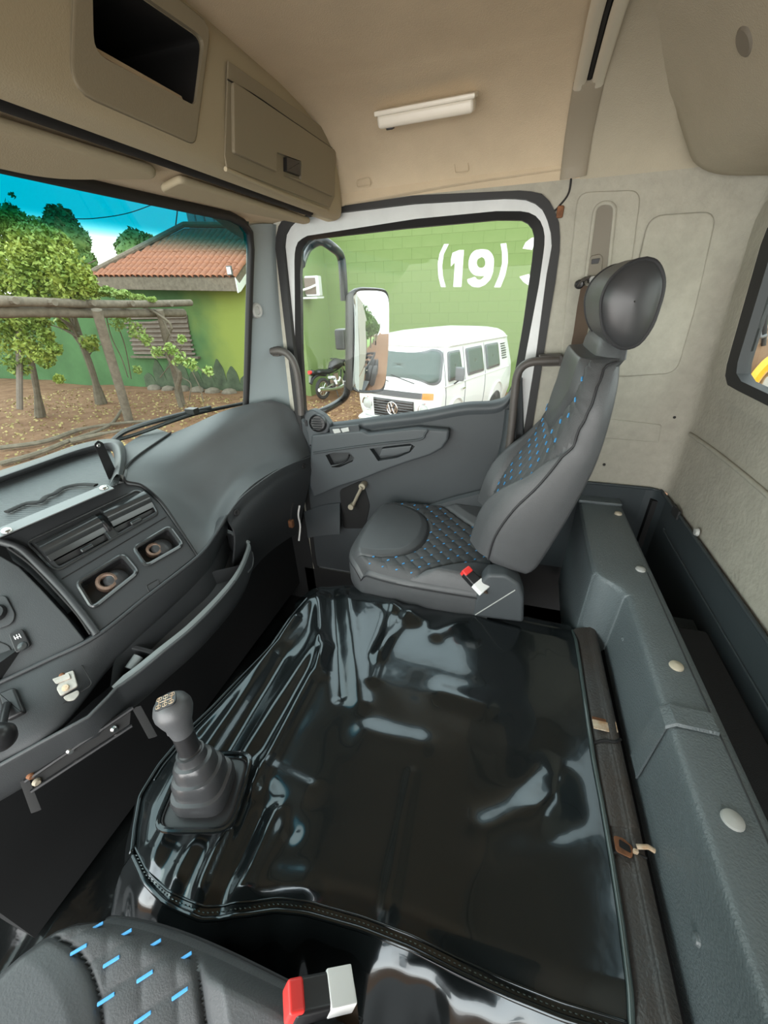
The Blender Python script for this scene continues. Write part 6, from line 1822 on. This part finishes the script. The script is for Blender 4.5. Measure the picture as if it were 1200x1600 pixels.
round_patch('windscreen_seal', fF(.012), lambda z: -.83 + (z - 1.15) * .2, lambda z: .83 - (z - 1.15) * .2, 1.14, 1.70, GRAYP, .13)
round_patch('windscreen', fF(.022), lambda z: -.80 + (z - 1.15) * .2, lambda z: .80 - (z - 1.15) * .2, 1.17, 1.67, VANG, .12)
for y0, y1, nm in ((.47, 1.12, 'door_window'), (1.38, 2.25, 'side_window'), (2.42, 3.25, 'side_window')):
    round_patch(nm + '_seal', fS(.008), lambda z, a=y0: a + (z - 1.2) * (.22 if nm == 'door_window' else .02), lambda z, b=y1: b - (z - 1.2) * .04, 1.17, 1.66, GRAYP, .06)
    round_patch(nm, fS(.016), lambda z, a=y0: a + .03 + (z - 1.2) * (.22 if nm == 'door_window' else .02), lambda z, b=y1: b - .03 - (z - 1.2) * .04, 1.20, 1.63, VANG, .05)
for k in range(7):
    bm = new(); grid(bm, [[fS(.01)(3.45 + .3 * q - (z_ - 1.3) * .1, z_) for q in (0, 1)] for z_ in (1.30 + k * .05, 1.325 + k * .05)]); thick(bm, .01); obj('vent_slot', bm, BLACK, van)
for y_ in (.36, 1.25, 2.34):
    bm = new(); tube(bm, [fS(.003)(y_ + (max(0, z_ - 1.2)) * .1, z_) for z_ in rng(.35, 1.7, 12)], .007, 5); obj('door_seam', bm, GRAYP, van)
bm = new(); tube(bm, [fS(.006)(y_, 1.10) for y_ in rng(.3, 3.9, 12)], .012, 6); obj('belt_line', bm, VANW, van)
bm = new(); tube(bm, [fS(.02)(y_, 1.75) for y_ in rng(.65, 3.85, 12)], .018, 6); obj('rain_gutter', bm, VANW, van)
bm = new(); tube(bm, [vfront(x_, 1.745, .015) for x_ in rng(-.72, .72, 12)], .014, 6); obj('rain_gutter', bm, VANW, van)
# nose: vent band, indicators, lamps, radiator grille, round emblem, bumper
bm = new(); grid(bm, [[vfront(x_, z_, .012) for x_ in rng(-.56, .56, 14)] for z_ in (.90, 1.0)]); thick(bm, .01); obj('vent_band', bm, GRAYP, van)
for k in range(5):
    bm = new(); tube(bm, [vfront(x_, .905 + k * .022, .022) for x_ in rng(-.54, .54, 12)], .006, 5); obj('vent_slat', bm, BLACK, van)
for s in (-1, 1):
    bm = new(); grid(bm, [[vfront(s * x_, z_, .018) for x_ in rng(.57, .75, 5)] for z_ in (.895, 1.005)]); thick(bm, .015); obj('indicator', bm, ORANGE, van)
    c0 = vfront(s * .60, .70, .0); dn = (vfront(s * .60, .70, .1) - c0).normalized()
    bm = new(); lathe(bm, [(.125, -.03), (.13, .01), (.115, .03), (.105, .02)], c0, dn, 28, cap=False); rg = obj('headlamp_ring', bm, CHROME, van)
    bm = new(); lathe(bm, [(0, .035), (.06, .03), (.105, .012), (.11, -.02)], c0, dn, 28); obj('headlamp_lens', bm, CAPG, rg)
bm = new(); grid(bm, [[vfront(x_, z_, .012) for x_ in rng(-.42, .42, 10)] for z_ in rng(.50, .84, 4)]); thick(bm, .02); gr = obj('radiator_grille', bm, BLACK, van)
for k in range(7):
    bm = new(); tube(bm, [vfront(x_, .52 + k * .05, .035) for x_ in rng(-.41, .41, 10)], .010, 6, flat=.6); obj('grille_slat', bm, GRAYP, gr)
ec0 = vfront(0, .68, .05); en = (vfront(0, .68, .1) - vfront(0, .68, 0)).normalized(); eu = V((0, 0, 1)); exx = en.cross(eu) * -1
exx = (vfront(.1, .68, 0) - vfront(-.1, .68, 0)).normalized()
bm = new(); loop_tube(bm, [ec0 + exx * (.115 * math.cos(t_ * 6.2832 / 28)) + eu * (.115 * math.sin(t_ * 6.2832 / 28)) for t_ in range(28)], .013, 8)
def stroke(a, b): tube(bm, [ec0 + exx * a[0] + eu * a[1], ec0 + exx * b[0] + eu * b[1]], .012, 6)
for s in (-1, 1):
    stroke((s * .040, .105), (0, .022))
    stroke((s * .088, .062), (s * .042, -.088)); stroke((s * .042, -.088), (0, .004))
emb = obj('round_emblem', bm, CHROME, van)
bm = new(); lathe(bm, [(0, 0), (.11, 0)], ec0 - en * .008, en, 24); obj('emblem_disc', bm, BLACK, van)
bm = new(); tube(bm, [vside(.7, .42)] + [vfront(x_, .40, .10) for x_ in rng(.80, -.80, 14)] + [vside(.7, .42, -1)], .07, 8, 24, flat=.8); obj('bumper', bm, VANW, van)
for x_, z0_, x2_ in ((-.1, 1.20, .38), (-.62, 1.2, -.2)):
    bm = new(); tube(bm, [vfront(x_ + .5, 1.15, .04), vfront(x_, 1.26, .04)], .008, 5); obj('wiper', bm, RUBBER, van)
c0 = fS(.17)(.62, 1.30)
bm = new(); box(bm, c0, (.17, .07, .24), Matrix.Rotation(phi, 3, 'Z'), .03, 3); mi = obj('door_mirror', bm, GRAYP, van)
bm = new(); tube(bm, [fS(.0)(.72, 1.1), c0 + V((0, 0, -.1))], .014, 6); obj('mirror_arm', bm, BLACK, mi)
bm = new(); tube(bm, [fS(.025)(1.05, .98), fS(.03)(1.18, .98)], .014, 6); obj('door_handle', bm, CHROME, van)
for y_ in (.85, 3.2):
    for s in (-1, 1):
        c0 = vp_(s * .80 * 1.06, y_ * LV, .32)
        ax1 = (vp_(1, 0, 0) - vp_(0, 0, 0)).normalized()
        bm = new(); lathe(bm, [(.16, -.08), (.30, -.08), (.325, -.05), (.325, .05), (.30, .08), (.16, .08)], c0, ax1 * s, 28); wh = obj('wheel', bm, TYRE, van)
        bm = new(); lathe(bm, [(0, .07), (.08, .09), (.16, .06), (.18, .03)], c0, ax1 * s, 20); obj('hub_cap', bm, CHROME, wh)
for y_ in (.85, 3.2):
    bm = new(); tube(bm, [vside(y_ + .42 * math.cos(t_), .42 + .42 * math.sin(t_)) for t_ in rng(0, math.pi, 14)], .03, 6); obj('wheel_arch', bm, VANW, van)

# ------------------------------------------------------------------ motorcycle against the side wall
MO = V((-5.50, 11.2, GZ - .15)); MD = V((.27, .96, 0)).normalized(); MS = V((.96, -.27, 0)).normalized()
mp = lambda y, z, s=0: MO + MD * y + V((0, 0, z)) + MS * s
mb = thing('motorcycle', MO, 'black and silver motorcycle with red tail lamp leaning by the green wall', 'motorcycle')
def wheel(c, r, w):
    bm = new(); n_ = 40
    loop_tube(bm, [c + MD * (r * math.cos(6.2832 * k / n_)) + V((0, 0, r * math.sin(6.2832 * k / n_))) for k in range(n_)], w, 10); wh = obj('tyre', bm, TYRE, mb)
    bm = new(); loop_tube(bm, [c + MD * (r * .80 * math.cos(6.2832 * k / n_)) + V((0, 0, r * .80 * math.sin(6.2832 * k / n_))) for k in range(n_)], w * .42, 8); obj('wheel_rim', bm, STEEL, wh)
    bm = new(); lathe(bm, [(0, -.09), (.05, -.09), (.06, 0), (.05, .09), (0, .09)], c, MS, 16); obj('wheel_hub', bm, STEEL, wh)
    for k in range(8):
        a_ = 6.2832 * k / 8
        bm = new(); tube(bm, [c, c + MD * (r * .78 * math.cos(a_)) + V((0, 0, r * .78 * math.sin(a_)))], .010, 5); obj('spoke', bm, STEEL, wh)
wheel(mp(.12, .32), .27, .055); wheel(mp(1.48, .32), .28, .05)
def part(nm, pts, r, m, s=0, n=None, seg=8, flat=1.0):
    bm = new(); tube(bm, [mp(a_[0], a_[1], a_[2] if len(a_) > 2 else s) for a_ in pts], r, seg, n, flat=flat); return obj(nm, bm, m, mb)
part('seat', [(-.12, .83), (.1, .84), (.35, .80), (.58, .80)], [.06, .10, .12, .11], BLACK, n=16, seg=12, flat=.55)
part('fuel_tank', [(.52, .84), (.66, .92), (.85, .96), (1.02, .92), (1.10, .86)], [.06, .13, .16, .14, .06], BLACK, n=5, seg=16)
part('tail_cowl', [(-.38, .86), (-.2, .84), (.1, .76), (.3, .72)], [.03, .07, .09, .07], BLACK, n=12, seg=10)
part('tail_lamp', [(-.42, .88), (-.34, .87)], .055, RED, seg=10)
part('number_plate', [(-.42, .60), (-.38, .78)], .09, CAPG, seg=4, flat=.1)
part('rear_mudguard', [(-.40, .55), (-.30, .68), (-.15, .74), (.1, .76)], .05, BLACK, n=12)
part('frame_tube', [(.1, .76), (.5, .72), (.95, .78), (1.12, .86)], .025, BLACK, n=12)
part('frame_tube', [(.48, .70), (.45, .45), (.55, .28), (.95, .28), (1.08, .75)], .025, BLACK, n=16)
part('swing_arm', [(.12, .32, .08), (.5, .40, .08)], .03, STEEL)
part('engine_block', [(.58, .36), (.80, .38), (.92, .52)], [.15, .17, .12], STEEL, n=8, seg=12)
part('cylinder_fins', [(.82, .48), (.78, .70)], .10, STEEL, seg=12)
part('side_cover', [(.36, .62, .1), (.52, .60, .12)], .09, VANW, seg=10, flat=.5)
part('exhaust', [(.95, .50, .08), (1.0, .28, .12), (.6, .24, .14), (.1, .30, .16), (-.25, .36, .17)], [.03, .03, .03, .05, .055], STEEL, n=24)
part('fork_leg', [(1.48, .32, .08), (1.18, .95, .08)], .025, STEEL)
part('fork_leg', [(1.48, .32, -.08), (1.18, .95, -.08)], .025, STEEL)
part('front_mudguard', [(1.25, .62), (1.45, .64), (1.65, .58)], .05, BLACK, n=8)
part('handlebar', [(1.02, 1.06, .36), (1.12, 1.04, .15), (1.14, 1.02, 0), (1.12, 1.04, -.15), (1.02, 1.06, -.36)], .018, BLACK, n=16)
part('headlamp', [(1.22, .92), (1.34, .92)], .10, BLACK, seg=14)
part('mirror_stem', [(1.10, 1.05, .25), (1.08, 1.22, .32)], .01, BLACK)
part('side_stand', [(.6, .3, .1), (.5, .02, .28)], .015, BLACK)

# ------------------------------------------------------------------ behind the cab (seen in the mirror and through the rear window)
ch = thing('truck_chassis', (3.2, .45, GZ), 'bare truck chassis frame with double rear wheels reflected in the mirror', 'chassis')
for y_ in (.05, .85):
    bm = new(); box(bm, (4.0, y_, -.30), (6.4, .08, .26), None, .01); obj('frame_rail', bm, RUBBERG, ch)
for x_ in (1.2, 2.3, 3.4, 4.6, 5.8, 7.1):
    bm = new(); box(bm, (x_, .45, -.28), (.10, .78, .18), None, .01); obj('cross_member', bm, RUBBERG, ch)
for x_ in (3.9, 5.25):
    for y_ in (1.00, 1.34, -.10, -.44):
        bm = new(); lathe(bm, [(.24, -.13), (.45, -.14), (.50, -.10), (.50, .10), (.45, .14), (.24, .13)], (x_, y_, GZ + .50), (0, 1, 0), 36); wh = obj('wheel', bm, TYRE, ch)
        bm = new(); lathe(bm, [(0, .05), (.10, .10), (.14, .02), (.25, .04)], (x_, y_, GZ + .5), (0, 1, 0), 20); obj('wheel_disc', bm, RUBBERG, wh)
bm = new(); box(bm, (2.2, 1.05, -.62), (.75, .50, .42), None, .05); obj('battery_box', bm, BLACK, ch)
bm = new(); box(bm, (1.35, 1.10, -.60), (.55, .42, .36), None, .04); obj('air_tank', bm, CAPG, ch)
GRASS = mat('grass_verge', (0.22, 0.36, 0.08), 0.95, var=0.4, vscale=2)
bm = new(); box(bm, (28, -5.2, GZ - .02), (36, 6, .16)); tag(obj('grass_verge', bm, GRASS), 'green grass verge far behind the truck, seen in the mirror', 'grass')
ORD = ('nearest', 'second', 'third', 'fourth', 'fifth', 'farthest')
random.seed(31)
for k in range(6):
    x_ = 12 + k * 5
    y_ = -1.3 - k * .05
    t = thing('roadside_tree', (x_, y_, GZ), ('nearest', 'second', 'third', 'fourth', 'fifth', 'farthest')[k] + ' leafy roadside tree from the cab, in the row behind the truck', 'tree', 'roadside trees')
    bm = new(); tube(bm, [(x_, y_, GZ - .2), (x_, y_, GZ + 2.4)], .18, 8); obj('trunk', bm, BARK, t)
    leaves_in([((x_, y_, GZ + 3.6), 1.7), ((x_ + .6, y_, GZ + 4.6), 1.4), ((x_ - .6, y_ + .4, GZ + 3.0), 1.3)], 1300, .22, 'crown_leaves', LEAFD, t)
bm = new(); tube(bm, [(60, -.5, GZ), (60, -.5, GZ + 9)], .12, 8); tag(obj('lamp_post', bm, RUBBERG), 'tall dark pole by the road behind the truck', 'pole')

# yellow tractor behind the rear window
TY = 6.2
tr_ = thing('tractor', (3.011,6.2,0.307), 'yellow tractor with big dusty tyre outside the rear window', 'tractor')
wc = V((3.107,6.6,0.33))
bm = new(); lathe(bm, [(.30, -.20), (.52, -.22), (.60, -.16), (.60, .16), (.52, .22), (.30, .20)], wc, (.3, -1, 0), 36); wh = obj('rear_wheel', bm, DUSTY, tr_)
for k in range(18):
    a_ = 6.2832 * k / 18
    u_, w_ = frame_at(V((.3, -1, 0)))
    p = wc + (u_ * math.cos(a_) + w_ * math.sin(a_)) * .60
    bm = new(); box(bm, p, (.34, .07, .06), axes(V((.3, -1, 0)) + (u_ * -math.sin(a_) + w_ * math.cos(a_)) * .5, p - wc), .01, 1); obj('tread_lug', bm, DUSTY, wh)
bm = new(); surf(bm, [[(2.799,6,0.249),(2.797,6,0.401),(2.834,6,0.549),(2.904,6,0.665),(3.045,6,0.742)], [(2.861,6,0.22),(2.877,6,0.358),(2.91,6,0.478),(2.972,6,0.58),(3.11,6,0.653)], [(3.1,6.5,0.117),(3.117,6.5,0.267),(3.153,6.5,0.397),(3.22,6.5,0.508),(3.369,6.5,0.586)]], 8, 24); thick(bm, .03); obj('mudguard', bm, YELLOW, tr_)
bm = new(); prism(bm, [(3.076,6.3,0.112),(3.105,6.3,0.368),(3.303,6.3,0.599),(3.672,6.3,-0.01),(3.339,6.3,-0.194)], (0, .5, 0), .03); obj('cab_side', bm, CAPG, tr_)
bm = new(); tube(bm, [(2.948,6.3,0.742),(2.862,6.3,1.026),(2.806,6.3,1.23),(2.739,6.3,1.427)], .025, 8, 10); obj('mirror_post', bm, BLACK, tr_)
bm = new(); prism(bm, rpoly([(2.658,6.2,1.333),(2.708,6.2,1.427),(2.829,6.2,1.232),(2.78,6.2,1.134),(2.705,6.2,1.169)], .05), (0, .1, 0), .02); obj('mirror_head', bm, GRAYP, tr_)
bm = new(); lathe(bm, [(0, .05), (.05, .04), (.07, 0), (.05, -.03)], (2.71,6.2,0.931), (-.3, -1, 0), 16); obj('indicator_lamp', bm, ORANGE, tr_)
bm = new(); tube(bm, [(2.744,6.25,0.927),(2.812,6.25,0.933),(2.856,6.25,0.848),(2.914,6.25,0.862)], .02, 8, 10); obj('lamp_bracket', bm, GRAYP, tr_)
